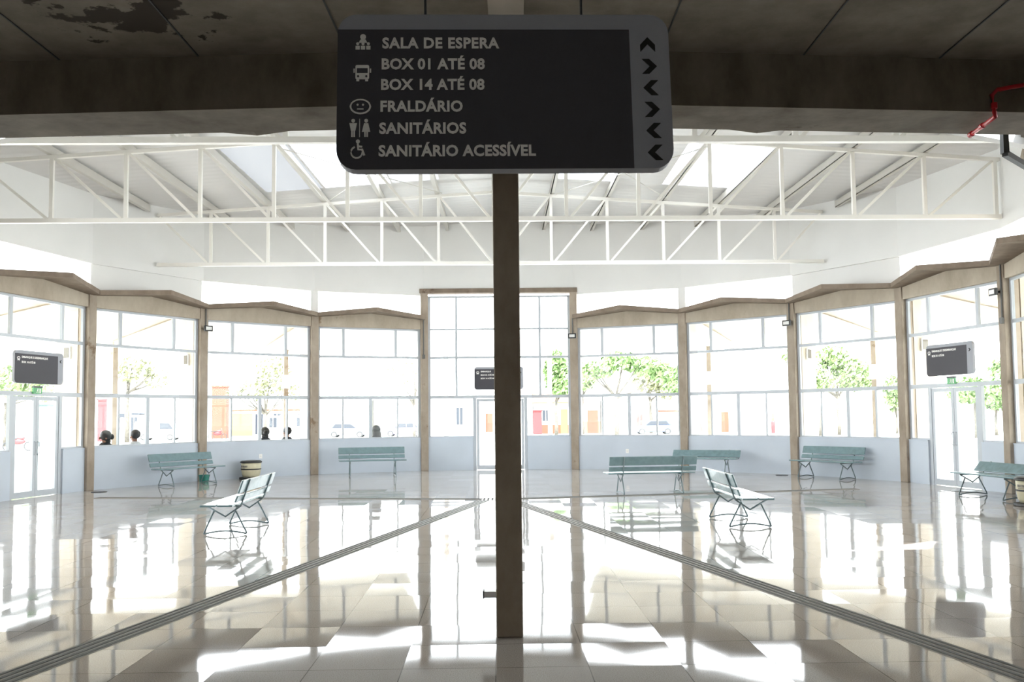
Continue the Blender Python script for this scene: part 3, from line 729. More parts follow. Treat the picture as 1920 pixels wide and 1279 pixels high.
small_sign('D', 'E', 2.235, 2.755, 'dark grey bus bay sign over the entrance door, half hidden by the lone pillar', ['EMBARQUE', 'BOX 01 ATÉ 08', 'BOX 14 ATÉ 08'], 'right')
small_sign('H', 'I', 1.63, 2.755, 'dark grey bus bay sign over the right glass door, BOX 01', ['EMBARQUE E DESEMBARQUE', 'BOX 01 ATÉ 08'], 'right')
def exit_sign(a, b, s, z, label):
    p0, L, rz = bay_frame(a, b); u = Vector((math.cos(rz), math.sin(rz))); n = Vector((-u.y, u.x)); q = p0 + u * s + n * 0.085
    t = thing('exit_sign', label, 'exit sign', (q.x, q.y, z), rz)
    MB().box(-0.13, 0.13, -0.015, 0.015, -0.065, 0.065).build('plate', 'exit_green', t)
    MB().box(-0.13, 0.13, -0.03, 0.02, 0.065, 0.10).build('bracket', 'steel_dark', t)
    b = MB(); b.disc(0.0, 0.035, 0.014, -0.018, -0.0145, 8).prism([(-0.03, -0.01), (0.0, -0.015), (0.02, 0.02), (-0.01, 0.025)], -0.018, -0.0145)
    b.box(-0.05, -0.02, -0.018, -0.0145, -0.04, -0.028).box(0.0, 0.012, -0.018, -0.0145, -0.05, -0.01).box(0.05, 0.09, -0.018, -0.0145, -0.05, 0.045)
    b.build('pictogram', 'sign_white', t)
exit_sign('Z', 'A', 1.607, 2.265, 'small green exit plate under the bus bay sign of the left door')
exit_sign('H', 'I', 1.622, 2.285, 'small green exit plate under the bus bay sign of the right door')

# ------------------------------------------------------------------ column fittings
def on_col(n, dz, side=0.0, out=-0.0235):
    p = P(n); a = R_(ANG[n]); rz = a - PI / 2
    u = Vector((math.cos(rz), math.sin(rz))); nn = Vector((math.cos(a), math.sin(a)))
    q = p + u * side + nn * out
    return (q.x, q.y, dz), rz
lamp_lab = {'B': 'small black floodlight on the column behind the bench with the teal bucket', 'E': 'small black floodlight on the entrance column beside the lone pillar',
            'G': 'small black floodlight on the column beside the bench against the white wall', 'I': 'small black floodlight on the column by the second bin'}
for n, lab in lamp_lab.items():
    loc, rz = on_col(n, 4.0, 0.03 if n == 'B' else -0.02)
    t = thing('floodlight', lab, 'floodlight', loc, rz, None)
    MB().box(-0.12, 0.12, -0.16, -0.10, -0.075, 0.075).build('housing', 'black', t, bevel=0.01)
    MB().box(-0.085, 0.085, -0.165, -0.158, -0.042, 0.042).build('lens', 'lens', t)
    MB().box(-0.015, 0.015, -0.105, 0.002, -0.02, 0.02).build('bracket', 'black', t)
for n, z0, z1, sd in (('B', 4.05, 4.55, 0.03), ('D', 3.42, 4.56, -0.03), ('E', 4.06, 4.56, -0.02), ('G', 4.06, 4.55, -0.02), ('I', 3.42, 4.55, 0.06)):
    loc, rz = on_col(n, z0, sd, -0.040)
    nm = {'B': 'by the bench with the teal bucket', 'D': 'on the entrance column without a floodlight', 'E': 'on the entrance column with the floodlight', 'G': 'by the bench against the white wall', 'I': 'by the second bin, ending in a junction box'}[n]
    t = thing('electrical_conduit', 'grey conduit pipe down the concrete column ' + nm, 'conduit', loc, rz)
    MB().tube([(0, 0, 0), (0, 0, z1 - z0)], 0.016, 8).build('pipe', 'conduit', t)
    if n in 'DI': MB().box(-0.04, 0.04, -0.04, 0.018, -0.06, 0.06).build('junction_box', 'conduit', t)
def out_plate(a, b, s, z, label):
    p0, L, rz = bay_frame(a, b); u = Vector((math.cos(rz), math.sin(rz))); n = Vector((-u.y, u.x)); q = p0 + u * s + n * 0.067
    t = thing('wall_outlet', label, 'outlet', (q.x, q.y, z), rz)
    MB().box(-0.045, 0.045, -0.008, 0.004, -0.06, 0.06).build('plate', 'plate', t)
    MB().disc(0, 0, 0.02, -0.0095, -0.007, 10).build('socket', 'lens', t)
out_plate('B', 'C', 1.659, 0.58, 'white outlet plate on the low wall just past the cream bin')
out_plate('E', 'F', 1.587, 0.55, 'white outlet plate on the low wall above the bench seen from behind')
out_plate('F', 'G', 1.599, 0.56, 'white outlet plate on the low wall at the end of the low bench')
for n, side, lab in (('A', -1, 'small grey speaker on the outer fin seen through the left door bay'), ('B', -1, 'small grey speaker on the outer fin above the bench with the teal bucket'),
                     ('G', 1, 'small grey speaker on the outer fin above the bench against the white wall'), ('H', 1, 'small grey speaker on the outer fin beside the right door sign'), ('I', 1, 'small grey speaker on the outer fin by the second bin')):
    loc, rz = on_col(n, 3.2, side * 0.104, 0.62)
    t = thing('wall_speaker', lab, 'speaker', loc, rz)
    x0, x1 = sorted((0.0, side * 0.05))
    MB().box(x0, x1, -0.10, 0.10, -0.15, 0.15).build('case', 'plate', t)
    x0, x1 = sorted((side * 0.05, side * 0.06))
    MB().box(x0, x1, -0.075, 0.075, -0.12, 0.12).build('grille', 'grey_box', t)

# red pipe along the dark beam
def pipe():
    pts = [(5.2, 6.66, 4.24), (4.45, 6.76, 4.20), (3.74, 6.855, 4.10), (3.70, 6.86, 4.06), (3.715, 6.86, 3.93), (3.73, 6.875, 3.90), (3.78, 7.35, 3.905)]
    return pts
t = thing('red_pipe', 'red painted fire pipe bending under the dark concrete beam', 'pipe', (0, 0, 0))
MB().tube(pipe(), 0.017, 10).build('tube', 'red', t, smooth=True)
MB().tube([(3.715, 6.86, 4.00), (3.715, 6.86, 3.955)], 0.023, 10).build('coupling', 'red', t)
MB().tube([(3.752, 7.10, 3.903), (3.758, 7.15, 3.904)], 0.023, 10).build('coupling', 'red', t)
MB().tube([(3.776, 7.32, 3.905), (3.782, 7.37, 3.905)], 0.023, 10).build('end_cap', 'red', t)
# dark hanging frame at the canopy edge
t = thing('ceiling_bracket', 'dark steel bracket hanging under the canopy edge past the red pipe', 'bracket', (4.41, 8.0, 3.93))
MB().bar((0, 0, 0), (0, 0, 0.5), 0.05, 0.06).build('post', 'steel_dark', t)
MB().bar((0.75, 0.75, 0), (0.75, 0.75, 0.5), 0.05, 0.06).build('post', 'steel_dark', t)
MB().bar((0, 0, 0), (0.75, 0.75, 0), 0.05, 0.05).build('rail', 'steel_dark', t)
MB().bar((0, 0, 0.47), (0.75, 0.75, 0.47), 0.05, 0.05).build('rail', 'steel_dark', t)

# ------------------------------------------------------------------ tactile guiding strips, floor lids
def strip(p0, p1, label):
    p0, p1 = Vector(p0), Vector(p1); d = p1 - p0; L = d.length
    t = thing('tactile_strip', label, 'floor strip', (p0.x, p0.y, 0), math.atan2(d.y, d.x))
    MB().box(0, L, -0.125, 0.125, -0.002, 0.003).build('base', 'tactile_base', t)
    for y in (-0.098, -0.033, 0.033, 0.098):
        MB().box(0, L, y - 0.013, y + 0.013, 0.001, 0.009).build('bar', 'tactile', t)
J = (-0.33, 18.02)
strip((-0.58, 17.75), (-3.55, 4.6), 'ribbed grey guiding strip running from the hall centre toward the lower left floor')
strip((-0.06, 17.75), (3.50, 4.5), 'ribbed grey guiding strip running from the hall centre toward the lower right floor')
strip((-0.62, 18.02), (-8.7, 19.18), 'ribbed grey guiding strip crossing the floor to the left glass door')
strip((-0.02, 18.03), (7.3, 19.5), 'ribbed grey guiding strip crossing the floor to the right glass door')
t = thing('alert_plate', 'square of raised warning dots where the floor strips meet', 'floor plate', (-0.33, 18.02, 0))
MB().box(-0.28, 0.28, -0.27, 0.27, -0.002, 0.003).build('base', 'tactile_base', t)
b = MB()
for i in range(7):
    for j in range(6): b.lathe([(0.02, 0.0), (0.012, 0.012)], 8, (-0.24 + 0.08 * i, -0.2 + 0.08 * j, 0))
o = b.build('stud_pattern', 'tactile', t); o['kind'] = 'stuff'
for x, y, r, lab in ((-9.35, 20.72, 0.17, 'flat dark floor lid at the foot of the column by the left door'), (7.02, 23.95, 0.16, 'flat dark floor lid at the foot of the column beside the wall bench'), (9.2, 18.75, 0.24, 'flat dark floor lid before the right glass door')):
    o = MB().lathe([(r, 0.0), (r, 0.006), (r - 0.02, 0.012)], 20).build('floor_lid', 'steel_dark'); o.location = (x, y, 0); tag(o, lab, 'lid', None)

# ------------------------------------------------------------------ benches
def make_bench(label, low=False):
    """seat along x, sitter looks toward -y"""
    t = thing('bench', label, 'bench', (0, 0, 0), 0, 'sea green slatted benches')
    L = 0.92
    for y0, y1 in ((-0.27, -0.055), (-0.035, 0.18)):
        MB().box(-L, L, y0, y1, 0.415, 0.443).build('seat_board', 'bench', t, bevel=0.008)
    if low: boards = [((0.25, 0.455), (0.40, 0.63))]
    else: boards = [((0.215, 0.475), (0.25, 0.565)), ((0.258, 0.598), (0.322, 0.778))]
    for (ya, za), (yb, zb) in boards:
        d = Vector((yb - ya, zb - za)).normalized(); n = Vector((-d.y, d.x)) * 0.014
        vs = [(x, y, z) for x in (-L, L) for y, z in ((ya + n.x, za + n.y), (ya - n.x, za - n.y), (yb - n.x, zb - n.y), (yb + n.x, zb + n.y))]
        MB().add(vs, [(0, 1, 2, 3), (7, 6, 5, 4), (0, 4, 5, 1), (1, 5, 6, 2), (2, 6, 7, 3), (3, 7, 4, 0)]).build('back_board', 'bench', t, bevel=0.008)
    for s in (-0.62, 0.62):
        fr = MB()
        r = 0.0125
        top = (0.42, 0.64) if low else (0.345, 0.775)
        up = [(s, -0.26, 0.402), (s, 0.0, 0.255), (s, 0.21, 0.40), (s, 0.235 if not low else 0.25, 0.46), (s, top[0], top[1])]
        fr.tube(up, r, 8)
        fr.tube([(s, -0.26, 0.402), (s, 0.20, 0.402)], r, 8)
        f = fr.build('side_frame', 'bench_iron', t, smooth=True)
        MB().tube([(s, -0.30, 0.014), (s, -0.29, 0.05), (s, -0.155, 0.345)], r, 8).build('leg', 'bench_iron', f, smooth=True)
        MB().tube([(s, 0.30, 0.014), (s, 0.29, 0.05), (s, 0.135, 0.345)], r, 8).build('leg', 'bench_iron', f, smooth=True)
        arch = [(s, -0.30 + 0.6 * i / 10, 0.013 + 0.042 * math.sin(PI * i / 10)) for i in range(11)]
        MB().tube(arch, 0.011, 8).build('foot_bar', 'bench_iron', f, smooth=True)
    return t
hi = make_bench('sea green bench against the low wall with a teal bucket under its end')
lo = make_bench('low sea green bench by the white wall behind the bench seen from behind', True)
hi.location = (-8.02, 22.62, 0); hi.rotation_euler = (0, 0, R_(57))
BN = [(-3.90, 25.42, 13, 'sea green bench alone under the window just before the entrance'),
      (-4.08, 13.60, -90 + 1, 'sea green bench in the open floor with its seat turned to the left'),
      (2.82, 18.95, 188, 'sea green bench in mid floor seen from behind'),
      (3.39, 13.83, 90 + 1, 'sea green bench in the open floor with its seat turned to the right'),
      (7.73, 22.64, -57, 'sea green bench against the wall right of the floodlight column')]
for x, y, a, lab in BN: dup(hi, (x, y, 0), R_(a), lab)
lo.location = (5.12, 24.62, 0); lo.rotation_euler = (0, 0, R_(-25))
dup(lo, (9.04, 17.25, 0), R_(-81), 'sea green bench next to the second bin, cut by the picture edge')

# ------------------------------------------------------------------ bins and bucket
def make_bin(label, x, y, rz):
    t = thing('litter_bin', label, 'bin', (x, y, 0), rz)
    MB().lathe([(0.30, 0.0), (0.31, 0.015), (0.305, 0.05), (0.24, 0.06)], 28).build('base_tray', 'black', t, smooth=False)
    MB().lathe([(0.20, 0.055), (0.235, 0.12), (0.255, 0.25), (0.26, 0.36), (0.262, 0.44)], 28).build('body', 'drum', t, smooth=True)
    MB().lathe([(0.262, 0.255), (0.266, 0.26), (0.266, 0.28), (0.262, 0.285)], 28).build('hoop', 'black', t)
    MB().lathe([(0.27, 0.435), (0.285, 0.445), (0.285, 0.47), (0.25, 0.495), (0.12, 0.505)], 28).build('lid', 'black', t)
    b = MB()
    for i, (a0, a1, z0, z1) in enumerate(((-150, -95, 0.325, 0.372), (-146, -112, 0.300, 0.312))):
        n = 10
        vs = [(0.2655 * math.cos(R_(a0 + (a1 - a0) * j / n)), 0.2655 * math.sin(R_(a0 + (a1 - a0) * j / n)), z) for j in range(n + 1) for z in (z0, z1)]
        b.add(vs, [(2 * j, 2 * j + 2, 2 * j + 3, 2 * j + 1) for j in range(n)])
    b.build('faded_print', 'drum_mark', t)
make_bin('cream litter bin with black lid against the low wall', -7.02, 24.55, 0)
make_bin('cream litter bin with black lid beside a bench end, cut by the picture edge', 8.90, 15.72, R_(-30))
t = thing('bucket', 'teal plastic bucket tucked under the end of the wall bench', 'bucket', (-7.93, 23.52, 0), 0.3)
MB().lathe([(0.11, 0.0), (0.13, 0.17), (0.145, 0.175), (0.145, 0.19), (0.12, 0.185), (0.10, 0.03)], 20).build('body', 'teal', t)
MB().tube([(-0.14, 0, 0.18), (-0.12, 0.02, 0.12), (0, 0.15, 0.08), (0.12, 0.02, 0.12), (0.14, 0, 0.18)], 0.005, 6).build('handle', 'steel_dark', t)

# ------------------------------------------------------------------ people sitting outside with their backs to the glass
def person(x, y, rz, label, hair, shirt, turn=0.0, skin='skin'):
    """sits on an outside bench, looks along +y of its own frame (away from the hall)"""
    t = thing('person', label, 'person', (x, y, -0.13), rz); t.scale = (1.10, 1.10, 1.10)
    J_ = {'pel': ((0, 0.02, 0.52), 0.135), 'bel': ((0, -0.01, 0.68), 0.125), 'chest': ((0, -0.03, 0.90), 0.145), 'neck0': ((0, -0.02, 1.06), 0.07), 'neck': ((0, 0.0, 1.13), 0.055)}
    vs, ed, rad = [], [], []
    def v(p, r): vs.append(p); rad.append(r); return len(vs) - 1
    pel = v((0, 0.02, 0.52), 0.13); bel = v((0, -0.01, 0.68), 0.12); ch = v((0, -0.03, 0.90), 0.135); n0 = v((0, -0.02, 1.05), 0.07); n1 = v((0, 0.0, 1.115), 0.055)
    hd = v((0, 0.012, 1.185), 0.08); ht = v((0, 0.0, 1.29), 0.092)
    ed += [(pel, bel), (bel, ch), (ch, n0), (n0, n1), (n1, hd), (hd, ht)]
    for s in (-1, 1):
        sh = v((s * 0.17, -0.03, 0.99), 0.06); el = v((s * 0.235, 0.05, 0.72), 0.042); wr = v((s * 0.15, 0.27, 0.64), 0.030); hn = v((s * 0.11, 0.34, 0.63), 0.034)
        ed += [(ch, sh), (sh, el), (el, wr), (wr, hn)]
        for q in range(4):
            f0 = v((s * 0.11 + (q - 1.5) * 0.018, 0.385, 0.625), 0.0095); f1 = v((s * 0.11 + (q - 1.5) * 0.019, 0.425 - 0.004 * abs(q - 1), 0.612), 0.0085)
            ed += [(hn, f0), (f0, f1)]
        th = v((s * 0.11 - s * 0.045, 0.37, 0.625), 0.010); ed.append((hn, th))
        hp = v((s * 0.10, 0.06, 0.50), 0.095); kn = v((s * 0.13, 0.47, 0.53), 0.062); an = v((s * 0.13, 0.45, 0.10), 0.042); to = v((s * 0.14, 0.60, 0.045), 0.035)
        ed += [(pel, hp), (hp, kn), (kn, an), (an, to)]
    me = bpy.data.meshes.new('body'); me.from_pydata(vs, ed, []); me.materials.append(M[skin])
    o = bpy.data.objects.new('body', me); COL.objects.link(o); o.parent = t
    sk = o.modifiers.new('skin', 'SKIN'); sk.use_smooth_shade = True
    for i, r in enumerate(rad): me.skin_vertices[0].data[i].radius = (r, r)
    me.skin_vertices[0].data[0].use_root = True
    ss = o.modifiers.new('sub', 'SUBSURF'); ss.levels = 1; ss.render_levels = 2
    c, s_ = math.cos(turn), math.sin(turn)
    def rot(b):
        b.v = [(x_ * c - y_ * s_, x_ * s_ + y_ * c, z_) for x_, y_, z_ in b.v]; return b
    f = MB().ball((0, 0.108, 1.19), 0.018, 0.024, 0.028).ball((-0.096, 0.0, 1.2), 0.012, 0.024, 0.034).ball((0.096, 0.0, 1.2), 0.012, 0.024, 0.034).ball((0, 0.084, 1.135), 0.03, 0.016, 0.012)
    rot(f).build('face', skin, t, smooth=True)
    rot(MB().ball((-0.032, 0.092, 1.225), 0.012, 0.008, 0.008).ball((0.032, 0.092, 1.225), 0.012, 0.008, 0.008)).build('eye_pair', 'black', t, smooth=True)
    h = MB()
    if hair == 'long':
        h.ball((0, -0.018, 1.25), 0.125, 0.125, 0.13, 16, 10); h.lathe([(0.135, 0.0), (0.14, 0.12), (0.13, 0.22), (0.10, 0.28)], 16, (0, -0.035, 0.96))
    elif hair == 'bun':
        h.ball((0, -0.02, 1.25), 0.122, 0.125, 0.125, 16, 10).ball((0, -0.14, 1.22), 0.065, 0.06, 0.065).ball((0, -0.05, 1.13), 0.09, 0.075, 0.07)
    else:
        h.ball((0, -0.022, 1.262), 0.112, 0.116, 0.11, 16, 10)
    rot(h).build('hair', 'hair', t, smooth=True)
    b = MB()
    pr = [(0.165, 0.115, 0.50, 0.02), (0.16, 0.115, 0.62, -0.01), (0.172, 0.12, 0.78, -0.025), (0.19, 0.125, 0.92, -0.03), (0.175, 0.105, 1.03, -0.025), (0.09, 0.08, 1.10, -0.015)]
    n = 16
    vv = [(a * math.cos(2 * PI * i / n), yo + d * math.sin(2 * PI * i / n), z) for a, d, z, yo in pr for i in range(n)]
    b.add(vv, [(k_ * n + i, k_ * n + (i + 1) % n, (k_ + 1) * n + (i + 1) % n, (k_ + 1) * n + i) for k_ in range(len(pr) - 1) for i in range(n)])
    for s in (-1, 1): b.tube([(s * 0.14, -0.03, 1.0), (s * 0.20, -0.015, 0.93), (s * 0.232, 0.03, 0.79)], [0.07, 0.068, 0.06], 10)
    b.build('shirt', shirt, t, smooth=True)
    b = MB()
    for s in (-1, 1): b.tube([(s * 0.085, 0.0, 0.51), (s * 0.10, 0.10, 0.505), (s * 0.132, 0.45, 0.535), (s * 0.132, 0.49, 0.49), (s * 0.131, 0.455, 0.12)], [0.115, 0.108, 0.078, 0.075, 0.058], 12)
    b.build('trousers', 'denim', t, smooth=True)
    return t
def outside(a, b, s, off):
    p0, L, rz = bay_frame(a, b); u = Vector((math.cos(rz), math.sin(rz))); n = Vector((-u.y, u.x)); q = p0 + u * s + n * off
    return q.x, q.y, rz
for a, b, nm in (('A', 'B', 'below the left bench window'), ('B', 'C', 'below the window over the cream bin'), ('C', 'D', 'below the window next to the entrance')):
    x, y, rz = outside(a, b, 1.64, 0.62)
    t = thing('outside_bench', 'plain concrete ledge outside ' + nm, 'bench', (x, y, -0.13), rz)
    MB().box(-1.45, 1.45, -0.30, 0.22, 0.28, 0.375).build('seat', 'concrete', t)
    for q in (-1.2, 0, 1.2): MB().box(q - 0.08, q + 0.08, -0.22, 0.14, 0, 0.28).build('leg', 'concrete', t)
PPL = [('A', 'B', 0.78, 'person sitting outside in dark clothes, head turned in profile', 'bun', 'cloth_dark', 1.25),
       ('A', 'B', 1.62, 'person sitting outside with short hair and bare brown neck', 'short', 'cloth_white', 0.2),
       ('B', 'C', 2.02, 'person sitting outside above the cream bin window, dark hair', 'bun', 'cloth_dark', -0.3),
       ('B', 'C', 2.70, 'person sitting outside in dark clothes beside the window mullion', 'short', 'cloth_dark', 0.3),
       ('C', 'D', 1.93, 'person sitting outside with long dark hair, seen from behind', 'long', 'cloth_dark', 0.0)]
for a, b, s, lab, h, sh, tn in PPL:
    x, y, rz = outside(a, b, s, 0.56)
    person(x, y, rz, lab, h, sh, tn)

# ------------------------------------------------------------------ outside: posts, trees, street
def gz(x, y):
    r = math.hypot(x - CX, y - CY)
    for (r0, z0), (r1, z1) in zip(rings[:-1], rings[1:]):
        if r <= r1: return z0 + (z1 - z0) * max(0, r - r0) / (r1 - r0)
    return rings[-1][1]
plab = ['beyond the window over the bench with the teal bucket', 'beyond the cream bin window, white plate on it', 'left of the entrance door', 'right of the lone pillar in the entrance glass', 'beyond the low bench window, white plates on it', 'beyond the wall bench window, white plate on it']
for (x, y), lab, pl in zip(((-11.8, 27.0), (-7.71, 31.0), (-2.38, 32.7), (1.35, 32.8), (6.8, 31.4), (11.07, 27.8)), plab, (0, 1, 0, 0, 1, 1)):
    t = thing('canopy_post', 'thin brown concrete post outside ' + lab, 'post', (x, y, -0.13), math.atan2(y - CY, x - CX) - PI / 2)
    MB().box(-0.078, 0.078, -0.078, 0.078, 0, 4.06).build('shaft', 'concrete', t)
    if pl: MB().box(-0.14, 0.14, -0.10, -0.08, 2.75, 3.2).build('number_plate', 'plate', t)

def tree(x, y, label, h_fork, crown, leaf, n, trunk_r=0.2, leaf_s=0.35, branches=6, seed=1, lean=0.0):
    """crown: list of (dx, z, rx, rz) clumps"""
    rnd = random.Random(seed); z0 = gz(x, y)
    t = thing('tree', label, 'tree', (x, y, z0))
    b = MB(); fk = h_fork - z0
    b.tube([(0, 0, -0.1), (0.1 * trunk_r + lean * 0.3, 0, fk * 0.35), (-0.2 * trunk_r + lean * 0.7, 0.1 * trunk_r, fk * 0.7), (lean, 0, fk)], [trunk_r, trunk_r * 0.85, trunk_r * 0.75, trunk_r * 0.7], 8)
    for i in range(branches):
        dx, z, rx, rz_ = crown[i % len(crown)]
        e = Vector((dx + rnd.uniform(-.5, .5) * rx, rnd.uniform(-.6, .6) * rx, z - z0 + rnd.uniform(-.2, .5) * rz_))
        s_ = Vector((lean, 0, fk * rnd.uniform(0.9, 1.0))); md = s_.lerp(e, 0.5) + Vector((0, 0, -0.1 * (e - s_).length * 0.5))
        b.tube([s_, md, e], [trunk_r * 0.5, trunk_r * 0.33, trunk_r * 0.12], 6)
    b.build('trunk', 'trunk', t, smooth=True)
    if n:
        f = MB()
        wt = [c[2] * c[2] * c[3] for c in crown]; tot = sum(wt)
        for (dx, z, rx, rz_), w_ in zip(crown, wt):
            for _ in range(int(n * w_ / tot)):
                while True:
                    q = Vector((rnd.uniform(-1, 1), rnd.uniform(-1, 1), rnd.uniform(-1, 1)))
                    if 0.25 < q.length < 1: break
                c = Vector((dx + q.x * rx, q.y * rx, z - z0 + q.z * rz_))
                a = Vector((rnd.gauss(0, 1), rnd.gauss(0, 1), rnd.gauss(0, 1))).normalized(); u = a.orthogonal().normalized(); v_ = a.cross(u)
                s1 = leaf_s * rnd.uniform(0.6, 1.3)
                f.add([c - u * s1, c + v_ * s1 * 0.5, c + u * s1, c - v_ * s1 * 0.5], [(0, 1, 2, 3)])
        f.build('foliage', leaf, t)
    return t
tree(9.1, 80, 'green spreading tree with forked pale trunk right of the entrance', 3.3, [(-1.6, 5.5, 1.6, 0.8), (0.4, 6.3, 1.7, 0.9), (2.5, 5.8, 1.7, 0.8), (4.3, 5.2, 1.5, 0.9), (5.0, 4.0, 1.1, 0.6), (-3.0, 5.7, 1.2, .5)], 'leaf', 2100, 0.22, 0.26, 8, 3)
tree(4.4, 92, 'dense bright green tree just right of the lone pillar', 3.0, [(0, 5.9, 1.25, 2.3), (0.6, 4.6, 1.2, 1.2)], 'leaf', 2000, 0.2, 0.3, 4, 5)
tree(7.6, 99, 'round green tree behind the spreading tree', 3.4, [(0, 5.4, 1.7, 1.2), (1.0, 6.6, 1.2, .8)], 'leaf_light', 1300, 0.18, 0.3, 4, 6)
tree(15.6, 103, 'hazy green tree behind the pale blue car', 3.2, [(0, 6.0, 2.4, 2.0), (1.6, 4.4, 1.8, 1.2)], 'leaf_dry', 650, 0.2, 0.33, 4, 16)
tree(25.2, 75, 'young tree with a small round green crown beyond the wall bench window', 3.6, [(0.35, 4.3, 0.75, 0.8)], 'leaf_light', 800, 0.14, 0.2, 5, 7, 0.4)
tree(30.0, 84, 'broad light green tree beyond the wall bench window', 3.1, [(-1.6, 4.6, 1.7, 1.2), (1.6, 5.0, 1.9, 1.5), (-.4, 6.6, 1.6, 1.1), (-3.8, 6.8, 1.3, 0.8)], 'leaf_light', 2600, 0.2, 0.27, 8, 8)
tree(37.0, 88, 'slim green tree next to the column left of the right door', 1.2, [(-.2, 3.4, 1.0, 1.8)], 'leaf_light', 700, 0.14, 0.26, 4, 9)
tree(34.5, 68, 'green tree seen through the right door', 2.3, [(0, 3.1, 2.2, 1.0), (2.6, 3.4, 1.6, 1.0)], 'leaf', 1800, 0.18, 0.24, 5, 10)
tree(40.2, 76, 'dark green tree at the end of the right door bay', 1.2, [(0.2, 3.0, 1.4, 1.5), (0.8, 4.6, 1.3, 1.4)], 'leaf', 1700, 0.16, 0.24, 5, 11)
tree(-23.0, 85, 'sparse olive tree beyond the cream bin window', 2.0, [(-1.0, 4.2, 1.8, 1.0), (0.8, 5.6, 1.8, 1.8), (2.2, 4.0, 1.2, 0.9), (-2.8, 4.0, 1.0, 0.5)], 'leaf_dry', 900, 0.2, 0.22, 9, 12)
tree(-8.4, 78, 'thin bare tree left of the entrance', 2.6, [(-1.2, 5.4, 1.4, 1.6), (0.3, 6.2, 0.8, 1.2)], 'leaf_dry', 60, 0.13, 0.2, 8, 13)
tree(-34.6, 82, 'slim pale trunk tree beyond the left bench window', 4.2, [(0.5, 6.0, 1.8, 1.2), (2.6, 5.2, 1.2, 1.0)], 'leaf_dry', 450, 0.24, 0.24, 6, 14)
tree(-40.0, 72, 'pale green tree beyond the left door', 3.0, [(0.5, 4.6, 2.2, 1.4), (3.0, 3.9, 1.4, 0.9)], 'leaf_light', 1000, 0.16, 0.26, 5, 15)

def building(name, label, x0, x1, y, z1, wall, depth=7.0, roof=None, band=None, feats=(), cat='building', over=0.3):
    z0 = gz((x0 + x1) / 2, y) - 0.2
    t = thing(name, label, cat, ((x0 + x1) / 2, y, z0))
    h = z1 - z0; w_ = (x1 - x0) / 2
    MB().box(-w_, w_, 0, depth, 0, h).build('wall', wall, t)
    if roof:
        MB().prism([(-w_ - over, h), (w_ + over, h), (w_ + over, h + 0.12), (-w_ - over, h + 0.12)], -0.4, depth + 0.3).add([(-w_ - over, -0.4, h + .12), (w_ + over, -0.4, h + .12), (w_ + over, depth / 2, h + 1.2), (-w_ - over, depth / 2, h + 1.2), (w_ + over, depth + .3, h + .12), (-w_ - over, depth + .3, h + .12)], [(0, 1, 2, 3), (3, 2, 4, 5), (0, 3, 5), (1, 4, 2)]).build('roof', roof, t)
    else:
        MB().box(-w_ - 0.06, w_ + 0.06, -0.08, depth, h, h + 0.18).build('parapet', wall, t)
    if band: MB().box(-w_, w_, -0.03, 0, 0, band[1] - z0).build('base_band', band[0], t)
    for nm, a, b, za, zb, mk in feats:
        o = MB().box(a - (x0 + x1) / 2, b - (x0 + x1) / 2, -0.07, 0.02, max(0, za - z0), zb - z0).build(nm, mk, t)
        if nm == 'window':
            MB().box((a + b) / 2 - (x0 + x1) / 2 - 0.03, (a + b) / 2 - (x0 + x1) / 2 + 0.03, -0.09, -0.065, za - z0, zb - z0).build('glazing_bar', 'b_white', o)
    return t
def fx(px, y): return (px - 960) / 1709.0 * y
def fz(px, py, y): return 1.65 + (778.5 - 0.01 * (px - 960) - py) / 1709.0 * y
def ft(nm, px0, px1, py1, py0, mk, y): return (nm, fx(px0, y), fx(px1, y), fz((px0 + px1) / 2, py1, y), fz((px0 + px1) / 2, py0, y), mk)
Y = 105
building('house', 'orange roofed house right of the lone pillar', fx(1000, Y), fx(1068, Y), Y, fz(1040, 757, Y), 'b_white', roof='tile_roof', band=('b_orange', fz(1040, 797, Y)), over=0.1,
         feats=(ft('door', 1050, 1063, 820, 768, 'b_yellow', Y), ft('window', 1016, 1028, 790, 770, 'b_glass', Y)))
building('house', 'peach house front with brick gate behind the green tree trunk', fx(1084, Y), fx(1124, Y), Y, fz(1100, 748, Y), 'b_white', band=('b_peach', fz(1100, 790, Y)),
         feats=(ft('gate', 1100, 1120, 818, 770, 'b_orange', Y), ft('fascia', 1086, 1122, 757, 748, 'b_peach', Y)))
building('house', 'long low white house behind the pale blue car', fx(1127, Y), fx(1276, Y), Y, fz(1200, 752, Y), 'b_white',
         feats=(ft('window', 1192, 1203, 806, 778, 'b_pink', Y), ft('awning', 1232, 1272, 773, 770, 'b_peach', Y), ft('cornice', 1130, 1180, 776, 774, 'purlin', Y)))
building('house', 'white shop wall with one orange door and a pink poster', fx(1288, Y), fx(1480, Y), Y, fz(1390, 722, Y), 'b_white',
         feats=(ft('door', 1350, 1364, 812, 773, 'b_orange', Y), ft('poster', 1303, 1328, 813, 775, 'b_pink', Y), ft('plaque', 1372, 1376, 790, 782, 'b_pink', Y)))
building('house', 'white house with a barred window left of the entrance door', fx(700, Y), fx(884, Y), Y, fz(800, 748, Y), 'b_white',
         feats=(ft('window', 855, 867, 797, 765, 'b_glass', Y), ft('fascia', 704, 780, 760, 757, 'b_peach', Y), ft('door', 700, 712, 815, 775, 'b_cream', Y)))
building('house', 'white house with a red gate seen past the lone pillar', fx(888, Y), fx(998, Y), Y + 3, fz(940, 735, Y), 'b_white',
         feats=(ft('door', 908, 922, 812, 776, 'b_orange', Y),))
o = building('gate_wall', 'red barred gate next to the orange roofed house', fx(998.5, 101), fx(1015, 101), 101, fz(1005, 772, 101), 'b_red', depth=0.3, cat='gate')
